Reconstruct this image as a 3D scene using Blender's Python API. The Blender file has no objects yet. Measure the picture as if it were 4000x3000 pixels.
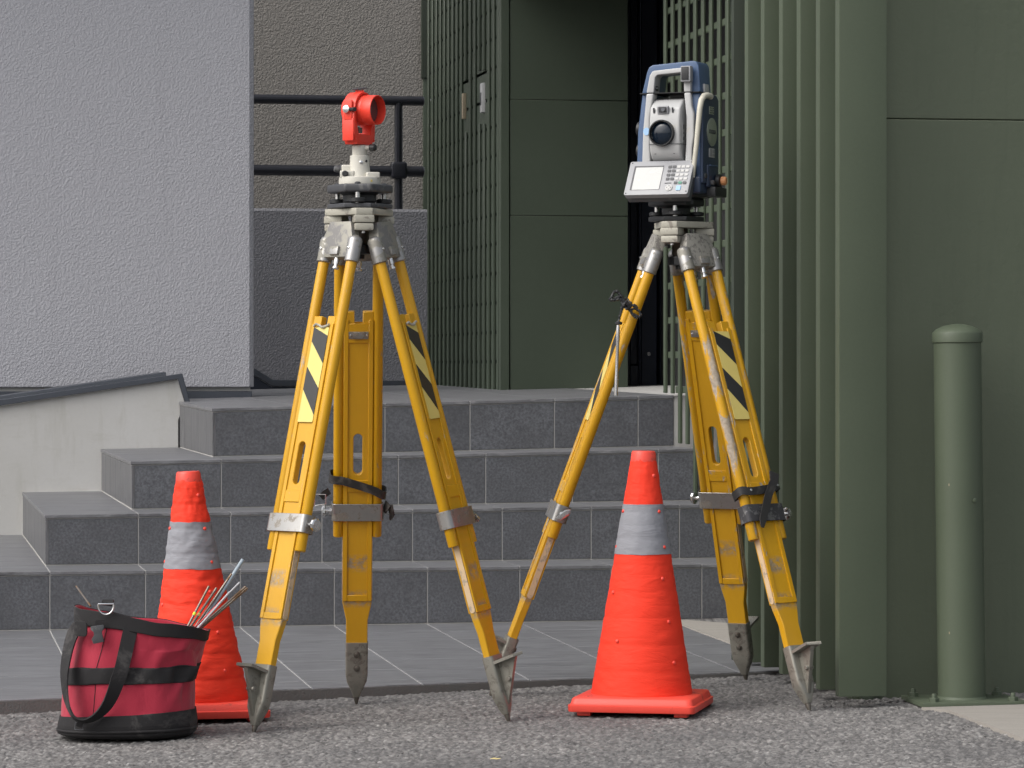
import bpy, bmesh, math, random
import numpy as np
from mathutils import Vector, Matrix, noise

# ------------------------------------------------------------------ camera
scn = bpy.context.scene
F, HC, HOR = 13860.0, 0.98, 1430.0          # focal length in photo pixels, camera height, horizon row
cam_d = bpy.data.cameras.new('camera'); cam = bpy.data.objects.new('camera', cam_d)
scn.collection.objects.link(cam); scn.camera = cam
cam.location = (0, 0, HC); cam.rotation_euler = (math.radians(90), 0, 0)
cam_d.sensor_width = 36.0; cam_d.lens = F / 4000 * 36.0
cam_d.shift_y = -(1500 - HOR) / 4000
cam_d.clip_start = 0.1; cam_d.clip_end = 500

# ------------------------------------------------------------------ sky, sun, exposure
world = bpy.data.worlds.new('World'); scn.world = world; world.use_nodes = True
wt = world.node_tree; wt.nodes.clear()
SUN_DIR = Vector((-0.85, -0.50, 1.0)).normalized()     # towards the bright part of the cloud cover
sky = wt.nodes.new('ShaderNodeTexSky'); sky.sky_type = 'NISHITA'; sky.sun_disc = False
sky.sun_elevation = math.asin(SUN_DIR.z)
sky.sun_rotation = math.atan2(SUN_DIR.x, SUN_DIR.y)
sky.air_density = 1.0; sky.dust_density = 6.0; sky.ozone_density = 1.0
hs = wt.nodes.new('ShaderNodeHueSaturation'); hs.inputs['Saturation'].default_value = 0.32
bg = wt.nodes.new('ShaderNodeBackground'); bg.inputs['Strength'].default_value = 0.15
wo = wt.nodes.new('ShaderNodeOutputWorld')
wt.links.new(sky.outputs[0], hs.inputs['Color']); wt.links.new(hs.outputs[0], bg.inputs[0]); wt.links.new(bg.outputs[0], wo.inputs[0])
sd = bpy.data.lights.new('sun', 'SUN'); sd.energy = 0.5; sd.angle = math.radians(75); sd.color = (1.0, 0.97, 0.93)
so = bpy.data.objects.new('sun', sd); scn.collection.objects.link(so)
so.rotation_euler = (-SUN_DIR).to_track_quat('-Z', 'Y').to_euler()
scn.view_settings.view_transform = 'Standard'; scn.view_settings.look = 'None'
scn.view_settings.gamma = 1.0; scn.view_settings.exposure = 0.5
scn.view_settings.use_curve_mapping = False
scn.render.engine = 'CYCLES'
scn.cycles.use_denoising = True; scn.cycles.use_adaptive_sampling = True; scn.cycles.adaptive_threshold = 0.02
try: scn.cycles.denoiser = 'OPENIMAGEDENOISE'
except Exception: pass
scn.cycles.max_bounces = 5; scn.cycles.diffuse_bounces = 3; scn.cycles.glossy_bounces = 3

random.seed(7)
COL = scn.collection
V = Vector
I4 = Matrix.Identity(4)

# ------------------------------------------------------------------ place helpers
def W(px, py, D):
    return V(((px - 2000) / F * D, D, HC - (py - HOR) / F * D))
def zg(x, y):                                    # the asphalt, rising a little to the right and to the building
    return 0.035 + 0.012 * x + 0.01 * (y - 9.4) + 0.00866 * y
def on_ground(px, py):
    D = 9.0
    for _ in range(20):
        x = (px - 2000) / F * D
        D = (HC - zg(x, D)) * F / (py - HOR)
    return V(((px - 2000) / F * D, D, zg((px - 2000) / F * D, D)))
vx, vy = 0.9853, 0.1706; ux, uy = -0.1706, 0.9853; P0 = (-0.2713, 11.36)
YAW = math.atan2(vy, vx)
def xy(s, t): return (P0[0] + s * vx + t * ux, P0[1] + s * vy + t * uy)
def st(x, y):
    dx, dy = x - P0[0], y - P0[1]
    return (dx * vx + dy * vy, dx * ux + dy * uy)
def s_at(px, t):
    k = (px - 2000) / F
    return (k * (P0[1] + t * uy) - P0[0] - t * ux) / (vx - k * vy)

# ------------------------------------------------------------------ mesh helpers
def add_box(bm, c, s, R=None):
    vs = []
    for dz in (-.5, .5):
        for dx, dy in ((-.5, -.5), (.5, -.5), (.5, .5), (-.5, .5)):
            p = V((dx * s[0], dy * s[1], dz * s[2]))
            if R is not None: p = R @ p
            vs.append(bm.verts.new(V(c) + p))
    for f in ((3, 2, 1, 0), (4, 5, 6, 7), (0, 1, 5, 4), (1, 2, 6, 5), (2, 3, 7, 6), (3, 0, 4, 7)):
        bm.faces.new([vs[i] for i in f])
    return vs
def add_hexa(bm, lo, hi):                        # four lower and four upper corners
    vs = [bm.verts.new(p) for p in list(lo) + list(hi)]
    for f in ((3, 2, 1, 0), (4, 5, 6, 7), (0, 1, 5, 4), (1, 2, 6, 5), (2, 3, 7, 6), (3, 0, 4, 7)):
        bm.faces.new([vs[i] for i in f])
def add_loft(bm, rings, cap0=True, cap1=True, closed=True):
    R = [[bm.verts.new(p) for p in r] for r in rings]
    n = len(R[0])
    for a, b in zip(R[:-1], R[1:]):
        for i in range(n if closed else n - 1):
            j = (i + 1) % n
            bm.faces.new((a[i], a[j], b[j], b[i]))
    if cap0 and closed: bm.faces.new(list(reversed(R[0])))
    if cap1 and closed: bm.faces.new(R[-1])
    return R
def frame_of(d):
    d = V(d).normalized()
    a = V((0, 0, 1)) if abs(d.z) < .95 else V((1, 0, 0))
    x = a.cross(d).normalized(); y = d.cross(x)
    return x, y, d
def add_cyl(bm, p0, p1, r0, r1=None, n=18, cap0=True, cap1=True):
    r1 = r0 if r1 is None else r1
    p0, p1 = V(p0), V(p1); x, y, d = frame_of(p1 - p0)
    ring = lambda p, r: [p + (x * math.cos(2 * math.pi * i / n) + y * math.sin(2 * math.pi * i / n)) * r for i in range(n)]
    add_loft(bm, [ring(p0, r0), ring(p1, r1)], cap0, cap1)
def add_turn(bm, prof, p0=(0, 0, 0), d=(0, 0, 1), n=28, cap0=True, cap1=True):   # profile of (radius, height)
    p0 = V(p0); x, y, d = frame_of(d)
    rings = [[p0 + d * h + (x * math.cos(2 * math.pi * i / n) + y * math.sin(2 * math.pi * i / n)) * max(r, 1e-4) for i in range(n)] for r, h in prof]
    add_loft(bm, rings, cap0, cap1)
def add_tube(bm, pts, r, n=8, cap=True):
    pts = [V(p) for p in pts]; rings = []
    up = None
    for i, p in enumerate(pts):
        d = (pts[min(i + 1, len(pts) - 1)] - pts[max(i - 1, 0)]).normalized()
        if up is None: up = frame_of(d)[0]
        x = (up - d * up.dot(d)).normalized(); up = x; y = d.cross(x)
        rr = r[i] if isinstance(r, (list, tuple)) else r
        rings.append([p + (x * math.cos(2 * math.pi * k / n) + y * math.sin(2 * math.pi * k / n)) * rr for k in range(n)])
    add_loft(bm, rings, cap, cap)
def add_ribbon(bm, pts, wds, width, th):
    rings = []
    pts = [V(p) for p in pts]
    for i, p in enumerate(pts):
        d = (pts[min(i + 1, len(pts) - 1)] - pts[max(i - 1, 0)]).normalized()
        w = V(wds[i]); w = (w - d * w.dot(d)).normalized(); nn = d.cross(w)
        ww = width[i] if isinstance(width, (list, tuple)) else width
        rings.append([p + w * ww / 2 + nn * th / 2, p - w * ww / 2 + nn * th / 2, p - w * ww / 2 - nn * th / 2, p + w * ww / 2 - nn * th / 2])
    add_loft(bm, rings)
def add_plate(bm, loops, d0, d1, M=I4):
    """closed 2-D loops (first the outline, then holes) in local x, z, from depth d0 to d1 along local y"""
    lay0, edges = [], []
    for lp in loops:
        vs = [bm.verts.new(V((a, d0, b))) for a, b in lp]
        lay0.append(vs)
        edges += [bm.edges.new((vs[i], vs[(i + 1) % len(vs)])) for i in range(len(vs))]
    r = bmesh.ops.triangle_fill(bm, use_beauty=True, use_dissolve=False, edges=edges)
    f0 = [f for f in r['geom'] if isinstance(f, bmesh.types.BMFace)]
    ext = bmesh.ops.extrude_face_region(bm, geom=f0)
    new = [v for v in ext['geom'] if isinstance(v, bmesh.types.BMVert)]
    for v in new: v.co.y = d1
    for v in [v for l in lay0 for v in l] + new: v.co = M @ v.co
def rrect(x0, z0, x1, z1, r, n=4):
    out = []
    for cx, cz, a0 in ((x1 - r, z0 + r, -90), (x1 - r, z1 - r, 0), (x0 + r, z1 - r, 90), (x0 + r, z0 + r, 180)):
        for i in range(n + 1):
            a = math.radians(a0 + 90 * i / n); out.append((cx + r * math.cos(a), cz + r * math.sin(a)))
    return out
def stadium(cx, z0, z1, r, n=8):
    return [(cx + r * math.cos(math.pi * i / n), z1 - r + r * math.sin(math.pi * i / n)) for i in range(n + 1)] + \
           [(cx - r * math.cos(math.pi * i / n), z0 + r - r * math.sin(math.pi * i / n)) for i in range(n + 1)]
def fin(bm, name, bevel=0.0, seg=2, smooth=38, weld=True):
    if weld: bmesh.ops.remove_doubles(bm, verts=bm.verts, dist=1e-6)
    bmesh.ops.recalc_face_normals(bm, faces=bm.faces)
    if bevel:
        es = [e for e in bm.edges if len(e.link_faces) == 2 and e.calc_face_angle(0) > math.radians(35)]
        bmesh.ops.bevel(bm, geom=es, offset=bevel, segments=seg, profile=0.6, affect='EDGES', clamp_overlap=True)
    me = bpy.data.meshes.new(name); bm.to_mesh(me); bm.free()
    if smooth:
        me.shade_smooth()
        me.set_sharp_from_angle(angle=math.radians(smooth))
    return me
def BM(): return bmesh.new()
def put(name, me, mat, parent=None, M=None):
    if isinstance(me, bmesh.types.BMesh): me = fin(me, name)
    if mat is not None and not me.materials: me.materials.append(mat)
    o = bpy.data.objects.new(name, me); COL.objects.link(o)
    if parent is not None: o.parent = parent
    if M is not None: o.matrix_local = M
    return o
def tag(o, label=None, cat=None, group=None, kind=None):
    if label: o['label'] = label
    if cat: o['category'] = cat
    if group: o['group'] = group
    if kind: o['kind'] = kind
    return o
def thing(name, label, cat, loc=(0, 0, 0), rz=0.0, group=None):
    o = bpy.data.objects.new(name, None); COL.objects.link(o)
    o.location = loc; o.rotation_euler = (0, 0, rz); o.empty_display_size = 0.1
    return tag(o, label, cat, group)

# ------------------------------------------------------------------ material helpers
class NT:
    def __init__(s, name):
        s.m = bpy.data.materials.new(name); s.m.use_nodes = True
        s.t = s.m.node_tree; s.t.nodes.clear()
        s.out = s.n('ShaderNodeOutputMaterial'); s.b = s.n('ShaderNodeBsdfPrincipled')
        s.l(s.b.outputs[0], s.out.inputs[0])
        s.tc = s.n('ShaderNodeTexCoord')
    def n(s, t): return s.t.nodes.new(t)
    def l(s, a, b): s.t.links.new(a, b)
    def obj(s, scale=(1, 1, 1), rnd=False):
        mp = s.n('ShaderNodeMapping'); mp.inputs['Scale'].default_value = scale
        s.l(s.tc.outputs['Object'], mp.inputs[0])
        if rnd:
            oi = s.n('ShaderNodeObjectInfo'); mu = s.n('ShaderNodeMath'); mu.operation = 'MULTIPLY'; mu.inputs[1].default_value = 37.0
            s.l(oi.outputs['Random'], mu.inputs[0])
            cb = s.n('ShaderNodeCombineXYZ')
            for i in range(3): s.l(mu.outputs[0], cb.inputs[i])
            s.l(cb.outputs[0], mp.inputs['Location'])
        return mp.outputs[0]
    def noise(s, vec, scale, detail=3, rough=.55, dist=0):
        x = s.n('ShaderNodeTexNoise'); x.inputs['Scale'].default_value = scale; x.inputs['Detail'].default_value = detail
        x.inputs['Roughness'].default_value = rough; x.inputs['Distortion'].default_value = dist
        s.l(vec, x.inputs['Vector']); return x.outputs['Fac']
    def voro(s, vec, scale, feature='F1', out='Distance', rnd=1.0):
        x = s.n('ShaderNodeTexVoronoi'); x.feature = feature; x.inputs['Scale'].default_value = scale; x.inputs['Randomness'].default_value = rnd
        s.l(vec, x.inputs['Vector']); return x.outputs[out]
    def ramp(s, fac, stops):
        r = s.n('ShaderNodeValToRGB'); e = r.color_ramp.elements
        while len(e) > 1: e.remove(e[-1])
        e[0].position = stops[0][0]; e[0].color = stops[0][1]
        for p, c in stops[1:]:
            q = e.new(p); q.color = c
        s.l(fac, r.inputs[0]); return r.outputs[0]
    def mix(s, fac, a, b, mode='MIX'):
        x = s.n('ShaderNodeMix'); x.data_type = 'RGBA'; x.blend_type = mode
        if isinstance(fac, (int, float)): x.inputs['Factor'].default_value = fac
        else: s.l(fac, x.inputs['Factor'])
        for sock, val in ((x.inputs[6], a), (x.inputs[7], b)):
            if isinstance(val, (tuple, list)): sock.default_value = rgba(val)
            else: s.l(val, sock)
        return x.outputs[2]
    def math(s, op, a, b=0.0, clamp=False):
        x = s.n('ShaderNodeMath'); x.operation = op; x.use_clamp = clamp
        for sock, val in ((x.inputs[0], a), (x.inputs[1], b)):
            if isinstance(val, (int, float)): sock.default_value = val
            else: s.l(val, sock)
        return x.outputs[0]
    def step(s, val, lo, hi):
        x = s.n('ShaderNodeMapRange'); x.inputs[1].default_value = lo; x.inputs[2].default_value = hi
        s.l(val, x.inputs[0]); return x.outputs[0]
    def bump(s, h, strength, dist, prev=None):
        b = s.n('ShaderNodeBump'); b.inputs['Strength'].default_value = strength; b.inputs['Distance'].default_value = dist
        s.l(h, b.inputs['Height'])
        if prev is not None: s.l(prev, b.inputs['Normal'])
        return b.outputs[0]
    def set(s, **k):
        for a, v in k.items():
            i = s.b.inputs[a.replace('_', ' ')]
            if isinstance(v, (int, float)): i.default_value = v
            elif isinstance(v, (tuple, list)): i.default_value = rgba(v)
            else: s.l(v, i)
        return s.m
def rgba(c): return (c[0], c[1], c[2], 1.0)
def G(x): return (x, x, x, 1)
def scl(c, k): return tuple(max(0, min(1, v * k)) for v in c)

def plain(name, col, rough=.5, metal=0.0, var=.12, vs=9, bump=.15, bs=260, bd=.0006, dirt=None, dirt_amt=.35, dirt_s=14, spec=.5, rnd=False, clump=None):
    """colour with broad tone drift, fine grain and optional dirt or chips"""
    t = NT(name); c = t.obj(rnd=rnd)
    n1 = t.noise(c, vs, 4); n2 = t.noise(c, bs, 3)
    col_o = t.mix(n1, scl(col, 1 - var), scl(col, 1 + var))
    col_o = t.mix(t.math('MULTIPLY', n2, .5), col_o, scl(col, .8))
    rg = t.step(n1, .2, .8)
    rgh = t.math('ADD', t.math('MULTIPLY', rg, .14), rough - .07)
    if dirt is not None:
        d = t.noise(c, dirt_s, 6, .68, .4)
        lo = .62 - dirt_amt * .3
        m = t.step(d, lo, lo + .07)
        if clump:
            m = t.math('MULTIPLY', m, t.step(t.noise(c, clump, 2), .42, .6))
        col_o = t.mix(m, col_o, dirt)
        rgh = t.math('MAXIMUM', rgh, t.math('MULTIPLY', m, .7))
    nb = t.bump(n2, bump, bd)
    return t.set(Base_Color=col_o, Roughness=rgh, Metallic=metal, Normal=nb, Specular_IOR_Level=spec)

M = {}
M['green'] = plain('green_paint', (.080, .100, .067), .5, var=.12, vs=3, bump=.2, bs=150, bd=.0008, spec=.35)
def m_greenwall():
    t = NT('green_wall_paint'); c = t.obj(); s1 = t.obj((5, 5, .35))
    a = t.noise(c, 2.0, 4, .6); st_ = t.noise(s1, 6, 5, .65); f = t.noise(c, 60, 4); g = t.noise(c, 9, 3); d = t.noise(c, 130, 5, .7)
    col = t.mix(a, (.080, .098, .066), (.100, .118, .083))
    col = t.mix(t.math('MULTIPLY', t.step(st_, .52, .75), .30), col, (.066, .080, .056))
    col = t.mix(t.math('MULTIPLY', t.step(d, .70, .76), .5), col, (.15, .155, .125))
    return t.set(Base_Color=col, Roughness=t.math('ADD', t.math('MULTIPLY', a, .2), .48), Normal=t.bump(g, .25, .006, t.bump(f, .45, .0025)), Specular_IOR_Level=.35)
M['green_wall'] = m_greenwall()
M['green_dark'] = plain('green_panel_paint', (.053, .069, .049), .45, var=.14, vs=2.4, bump=.3, bs=40, bd=.0012, spec=.4)
M['shadow_green'] = plain('shade_darkened_green', (.04, .05, .038), .6, var=.05, bump=.1, spec=.3)  # green darkened to stand in for shade behind fins and lattice
M['lattice'] = plain('lattice_green_paint', (.064, .083, .055), .5, var=.1, bump=.15, spec=.35)
M['navy'] = plain('navy_door_paint', (.022, .027, .042), .35, var=.06, bump=.08, spec=.4)
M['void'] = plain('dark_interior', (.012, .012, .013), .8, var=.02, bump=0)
M['flashing'] = plain('slate_metal_flashing', (.062, .07, .086), .45, var=.08, vs=5, bump=.15, spec=.4)
M['rail'] = plain('black_rail_paint', (.012, .013, .02), .35, var=.1, bump=.05)
M['grout'] = plain('pale_grout', (.44, .435, .42), .9, var=.18, vs=25, bump=.4, bs=300)
M['mortar'] = plain('dark_mortar', (.13, .127, .124), .9, var=.22, vs=18, bump=.7, bs=180, bd=.003)
M['steel'] = plain('worn_cast_metal', (.27, .26, .225), .45, metal=.5, var=.14, vs=22, bump=.3, bs=160, bd=.0008, dirt=(.19, .175, .15), dirt_amt=.3, dirt_s=40)
M['steel_dark'] = plain('dark_steel', (.16, .145, .125), .5, metal=.7, var=.2, bump=.3, dirt=(.09, .07, .05), dirt_amt=.35)
M['chrome'] = plain('bright_steel', (.72, .72, .72), .25, metal=1.0, var=.08, bump=.08, dirt=(.35, .33, .3), dirt_amt=.1, dirt_s=50)
M['band'] = plain('clamp_band_metal', (.36, .355, .345), .38, metal=.85, var=.2, vs=18, bump=.2, dirt=(.28, .26, .23), dirt_amt=.3, dirt_s=36)
M['band_old'] = plain('scuffed_clamp_metal', (.2, .2, .2), .45, metal=.6, var=.3, vs=30, bump=.4, dirt=(.07, .07, .075), dirt_amt=.75, dirt_s=45)
M['head'] = plain('tripod_head_paint', (.40, .385, .325), .5, metal=.1, var=.1, vs=16, bump=.2, dirt=(.23, .21, .18), dirt_amt=.25, dirt_s=35)
M['yoke'] = plain('worn_grey_casting', (.27, .26, .225), .5, metal=.35, var=.12, vs=16, bump=.3, bs=140, dirt=(.20, .195, .19), dirt_amt=.4, dirt_s=30)
M['socket'] = plain('polished_socket', (.34, .335, .33), .42, metal=.7, var=.15, vs=25, bump=.2, dirt=(.27, .26, .23), dirt_amt=.4, dirt_s=30)
M['yoke_chip'] = plain('chipped_grey_casting', (.30, .29, .26), .55, metal=.2, var=.1, vs=16, bump=.3, bs=140, dirt=(.16, .15, .14), dirt_amt=.38, dirt_s=75)
M['tan_tape'] = plain('tan_tape', (.62, .42, .24), .7, var=.08)
M['wood'] = plain('bare_wood', (.60, .44, .27), .7, var=.16, vs=14, bump=.3, dirt=(.32, .27, .21), dirt_amt=.3, dirt_s=20)
M['leather'] = plain('black_leather', (.022, .021, .021), .45, var=.25, vs=40, bump=.4, bs=220, dirt=(.06, .055, .05), dirt_amt=.25)
M['black'] = plain('black_plastic', (.018, .019, .021), .45, var=.15, bump=.2, bs=400, bd=.0003)
M['dkgrey'] = plain('dark_grey_plastic', (.058, .06, .066), .42, var=.12, bump=.15, dirt=(.12, .12, .12), dirt_amt=.15)
M['ivory'] = plain('ivory_paint', (.56, .545, .485), .42, var=.05, bump=.1, bs=300, dirt=(.5, .46, .36), dirt_amt=.08)
M['redplastic'] = plain('red_orange_plastic', (.80, .052, .028), .42, var=.06, bump=.12, bs=300, bd=.0003)
M['white'] = plain('pale_grey_plastic', (.45, .455, .455), .45, var=.04, bump=.08, bs=300, dirt=(.45, .43, .38), dirt_amt=.05)
M['cream'] = plain('cream_plastic', (.54, .52, .44), .45, var=.05, bump=.08)
M['blue'] = plain('steel_blue_plastic', (.062, .108, .205), .42, var=.07, bump=.1, bs=300)
M['bluedark'] = plain('deep_blue_plastic', (.030, .046, .085), .4, var=.08, bump=.1, bs=300)
M['panelgrey'] = plain('keypad_grey', (.29, .295, .31), .4, var=.05, bump=.06)
M['screen'] = plain('pale_lcd', (.44, .45, .44), .25, var=.03, vs=30, bump=0)
M['key_dark'] = plain('dark_key', (.06, .062, .068), .5, var=.1, bump=0)
M['key_light'] = plain('light_key', (.48, .48, .47), .5, var=.05, bump=0)
M['key_blue'] = plain('blue_key', (.30, .48, .70), .5, var=.05, bump=0)
M['key_green'] = plain('green_key', (.06, .22, .15), .5, var=.05, bump=0)
M['copper'] = plain('orange_knob', (.75, .33, .14), .5, var=.05, bump=.1)
M['badge'] = plain('silver_green_badge', (.40, .44, .37), .3, metal=.5, var=.08, bump=.05)
M['glass'] = NT('lens_glass').set(Base_Color=(.006, .012, .022), Roughness=.08, Specular_IOR_Level=.45)
M['prism'] = NT('prism_glass').set(Base_Color=(.12, .085, .085), Roughness=.08, Specular_IOR_Level=.8, Metallic=.4)
M['yel_tape'] = plain('yellow_tape', (.70, .57, .17), .45, var=.08, vs=12, bump=.3, bs=60, bd=.001)
M['blk_tape'] = plain('black_tape', (.02, .02, .02), .4, var=.25, vs=12, bump=.3, bs=60, bd=.001)
M['bag_black'] = plain('black_webbing', (.0105, .0095, .0108), .8, var=.25, vs=14, bump=.6, bs=420, bd=.0008, dirt=(.04, .037, .037), dirt_amt=.2, dirt_s=10)
M['conebase'] = plain('cone_base_plastic', (.84, .075, .05), .45, var=.06, bump=.15, dirt=(.5, .07, .05), dirt_amt=.1)
M['pin'] = plain('grey_steel_pin', (.22, .19, .165), .4, metal=.8, var=.25, vs=40, bump=.2, dirt=(.2, .13, .08), dirt_amt=.35)
M['pin_pale'] = plain('pale_blue_rod', (.27, .33, .38), .4, var=.1, bump=.1)
M['pin_white'] = plain('white_rod', (.38, .38, .40), .4, var=.1, bump=.1)
M['pin_red'] = plain('red_rod', (.6, .06, .06), .4, var=.1, bump=.1)
M['lime'] = plain('lime_tape', (.62, .8, .05), .5, var=.1, bump=.1)
M['leaf'] = plain('dry_leaf', (.55, .45, .2), .7, var=.2, bump=.2)
M['tan_dull'] = plain('dull_tan_plate', (.30, .25, .17), .7, var=.1)
M['soffit'] = plain('soffit_paint', (.2, .2, .19), .8, var=.05, bump=.1)

def m_yellow(name, wear):
    t = NT(name); c = t.obj(rnd=True)
    n1 = t.noise(c, 7, 4); n2 = t.noise(t.obj((1, 1, .25), True), 46, 6, .7, .5); n3 = t.noise(c, 3.2, 3)
    fine = t.noise(t.obj((1, 1, .15)), 260, 3)
    col = t.mix(n1, (.52, .268, .005), (.63, .345, .008))
    col = t.mix(t.math('MULTIPLY', fine, .22), col, (.42, .21, .007))
    gate = t.math('MULTIPLY', t.step(n3, .45, .66), .13 * wear)
    m = t.step(t.math('ADD', n2, gate), .655, .70)
    chip = t.mix(t.noise(c, 90, 3), (.09, .075, .06), (.62, .52, .40))
    grime = t.step(t.noise(c, 20, 6, .7), .56, .75)
    col = t.mix(t.math('MULTIPLY', grime, .28 * wear), col, (.26, .15, .035))
    col = t.mix(m, col, chip)
    nb = t.bump(t.math('SUBTRACT', fine, m), .35, .0008)
    return t.set(Base_Color=col, Roughness=t.math('ADD', t.math('MULTIPLY', m, .3), .38), Normal=nb, Specular_IOR_Level=.45)
M['yellow'] = m_yellow('yellow_paint', .55)
M['yellow_worn'] = m_yellow('worn_yellow_paint', 1.4)
def m_grimy():
    t = NT('grimy_yellow_board'); c = t.obj(rnd=True); sx = t.n('ShaderNodeSeparateXYZ'); t.l(t.tc.outputs['Object'], sx.inputs[0])
    n1 = t.noise(c, 7, 4); fine = t.noise(t.obj((1, 1, .12)), 240, 3)
    col = t.mix(n1, (.52, .268, .005), (.63, .345, .008)); col = t.mix(t.math('MULTIPLY', fine, .25), col, (.40, .20, .007))
    nz = t.noise(c, 60, 6, .72, .3)
    band = None
    for z0 in (.29, .385):
        d = t.math('ABSOLUTE', t.math('SUBTRACT', sx.outputs[2], z0)); b = t.step(d, .026, .012)
        band = b if band is None else t.math('MAXIMUM', band, b)
    m = t.math('MULTIPLY', band, t.step(nz, .40, .58))
    col = t.mix(t.math('MULTIPLY', m, .85), col, t.mix(t.noise(c, 120, 2), (.05, .04, .03), (.42, .36, .27)))
    return t.set(Base_Color=col, Roughness=.46, Normal=t.bump(fine, .3, .0006))
M['yellow_board'] = m_grimy()

def m_stucco(name, col, sc=1.45, strength=.45, drift=.06):
    t = NT(name); c = t.obj()
    a = t.noise(c, 85 * sc, 2, .5, .35); b = t.voro(c, 120 * sc, 'SMOOTH_F1'); f = t.noise(c, 330 * sc, 2)
    h = t.math('ADD', t.math('ADD', t.math('MULTIPLY', t.step(a, .38, .66), 1.0), t.math('MULTIPLY', b, -.55)), t.math('MULTIPLY', f, .12))
    big = t.noise(c, .9, 3)
    col_o = t.mix(big, scl(col, 1 - drift), scl(col, 1 + drift))
    st_ = t.noise(t.obj((3, 3, .22)), 4, 5, .62)
    col_o = t.mix(t.math('MULTIPLY', t.step(st_, .54, .78), .16), col_o, scl(col, .62))
    return t.set(Base_Color=col_o, Roughness=.62, Normal=t.bump(h, strength, .0035), Specular_IOR_Level=.35)
M['stucco_white'] = m_stucco('white_stucco', (.385, .388, .42))
M['stucco_grey'] = m_stucco('blue_grey_stucco', (.235, .237, .258), 1.3, .6)
M['stucco_brown'] = m_stucco('brown_grey_stucco', (.235, .222, .204), 1.3, .8)

def m_concrete():
    t = NT('smooth_concrete'); c = t.obj()
    a = t.noise(c, 2.2, 5, .6, .4); b = t.noise(t.obj((3, 3, .5)), 6, 5, .65); f = t.noise(c, 90, 4); g = t.noise(t.obj((1.2, 1.2, 4)), 5, 5, .7)
    col = t.mix(a, (.44, .435, .41), (.56, .56, .56))
    col = t.mix(t.math('MULTIPLY', t.step(b, .52, .72), .35), col, (.33, .315, .27))
    col = t.mix(t.math('MULTIPLY', t.step(g, .56, .74), .30), col, (.36, .35, .31))
    col = t.mix(t.math('MULTIPLY', f, .3), col, (.39, .385, .37))
    return t.set(Base_Color=col, Roughness=.82, Normal=t.bump(f, .3, .002), Specular_IOR_Level=.25)
M['concrete'] = m_concrete()
def m_pad():
    t = NT('dusty_concrete'); c = t.obj()
    a = t.noise(t.obj((1, 4, 1)), 7, 5, .65); f = t.noise(c, 120, 3)
    col = t.mix(a, (.23, .215, .195), (.34, .32, .29)); col = t.mix(t.math('MULTIPLY', f, .4), col, (.2, .185, .165))
    return t.set(Base_Color=col, Roughness=.9, Normal=t.bump(f, .5, .003))
M['pad'] = m_pad()

def m_riser():
    t = NT('dark_granite_tile'); c = t.obj(rnd=True)
    a = t.noise(c, 130, 4, .6); b = t.noise(c, 9, 4); w = t.noise(c, 420, 2)
    col = t.mix(t.step(a, .33, .68), (.068, .0715, .081), (.150, .156, .173))
    col = t.mix(t.math('MULTIPLY', t.step(b, .35, .7), .5), col, (.068, .069, .074))
    col = t.mix(t.math('MULTIPLY', t.step(w, .70, .76), .6), col, (.24, .24, .25))
    oi = t.n('ShaderNodeObjectInfo'); col = t.mix(t.math('MULTIPLY', oi.outputs['Random'], .25), col, (.055, .056, .062))
    return t.set(Base_Color=col, Roughness=.55, Normal=t.bump(a, .25, .0012), Specular_IOR_Level=.4)
M['riser'] = m_riser()
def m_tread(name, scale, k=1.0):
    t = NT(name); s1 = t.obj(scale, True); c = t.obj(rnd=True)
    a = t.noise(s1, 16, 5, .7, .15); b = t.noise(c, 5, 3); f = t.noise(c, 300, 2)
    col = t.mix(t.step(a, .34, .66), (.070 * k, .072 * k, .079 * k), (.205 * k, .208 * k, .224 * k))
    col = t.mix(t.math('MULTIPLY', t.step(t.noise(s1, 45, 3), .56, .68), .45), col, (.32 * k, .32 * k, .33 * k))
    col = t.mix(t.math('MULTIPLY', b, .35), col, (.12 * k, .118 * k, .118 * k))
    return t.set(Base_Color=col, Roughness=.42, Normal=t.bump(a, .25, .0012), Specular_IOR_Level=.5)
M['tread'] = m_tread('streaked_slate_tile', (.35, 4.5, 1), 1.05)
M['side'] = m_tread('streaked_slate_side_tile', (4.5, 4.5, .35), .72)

def m_asphalt():
    t = NT('asphalt'); c = t.obj()
    at = t.n('ShaderNodeAttribute'); at.attribute_name = 'stone'
    vs = t.n('ShaderNodeTexVoronoi'); vs.inputs['Scale'].default_value = 130; t.l(c, vs.inputs['Vector'])
    sep = t.n('ShaderNodeSeparateColor'); t.l(vs.outputs['Color'], sep.inputs[0])
    r = t.math('ADD', t.math('MULTIPLY', at.outputs['Fac'], .72), t.math('MULTIPLY', sep.outputs[0], .28))
    col = t.ramp(r, [(0, (.05, .049, .05, 1)), (.35, (.118, .115, .115, 1)), (.62, (.19, .186, .183, 1)), (.86, (.28, .272, .264, 1)), (1, (.46, .45, .44, 1))])
    hue = t.mix(t.math('MULTIPLY', sep.outputs[1], .25), col, (.165, .152, .14))
    big = t.noise(c, 2.0, 4, .6); hue = t.mix(t.math('MULTIPLY', t.step(big, .42, .70), .5), hue, (.08, .079, .082))
    tar = t.noise(c, 5.5, 5, .7); hue = t.mix(t.math('MULTIPLY', t.step(tar, .60, .70), .45), hue, (.05, .05, .052))
    f = t.noise(c, 500, 3)
    return t.set(Base_Color=hue, Roughness=.85, Normal=t.bump(f, .4, .0015), Specular_IOR_Level=.25)
M['asphalt'] = m_asphalt()

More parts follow.
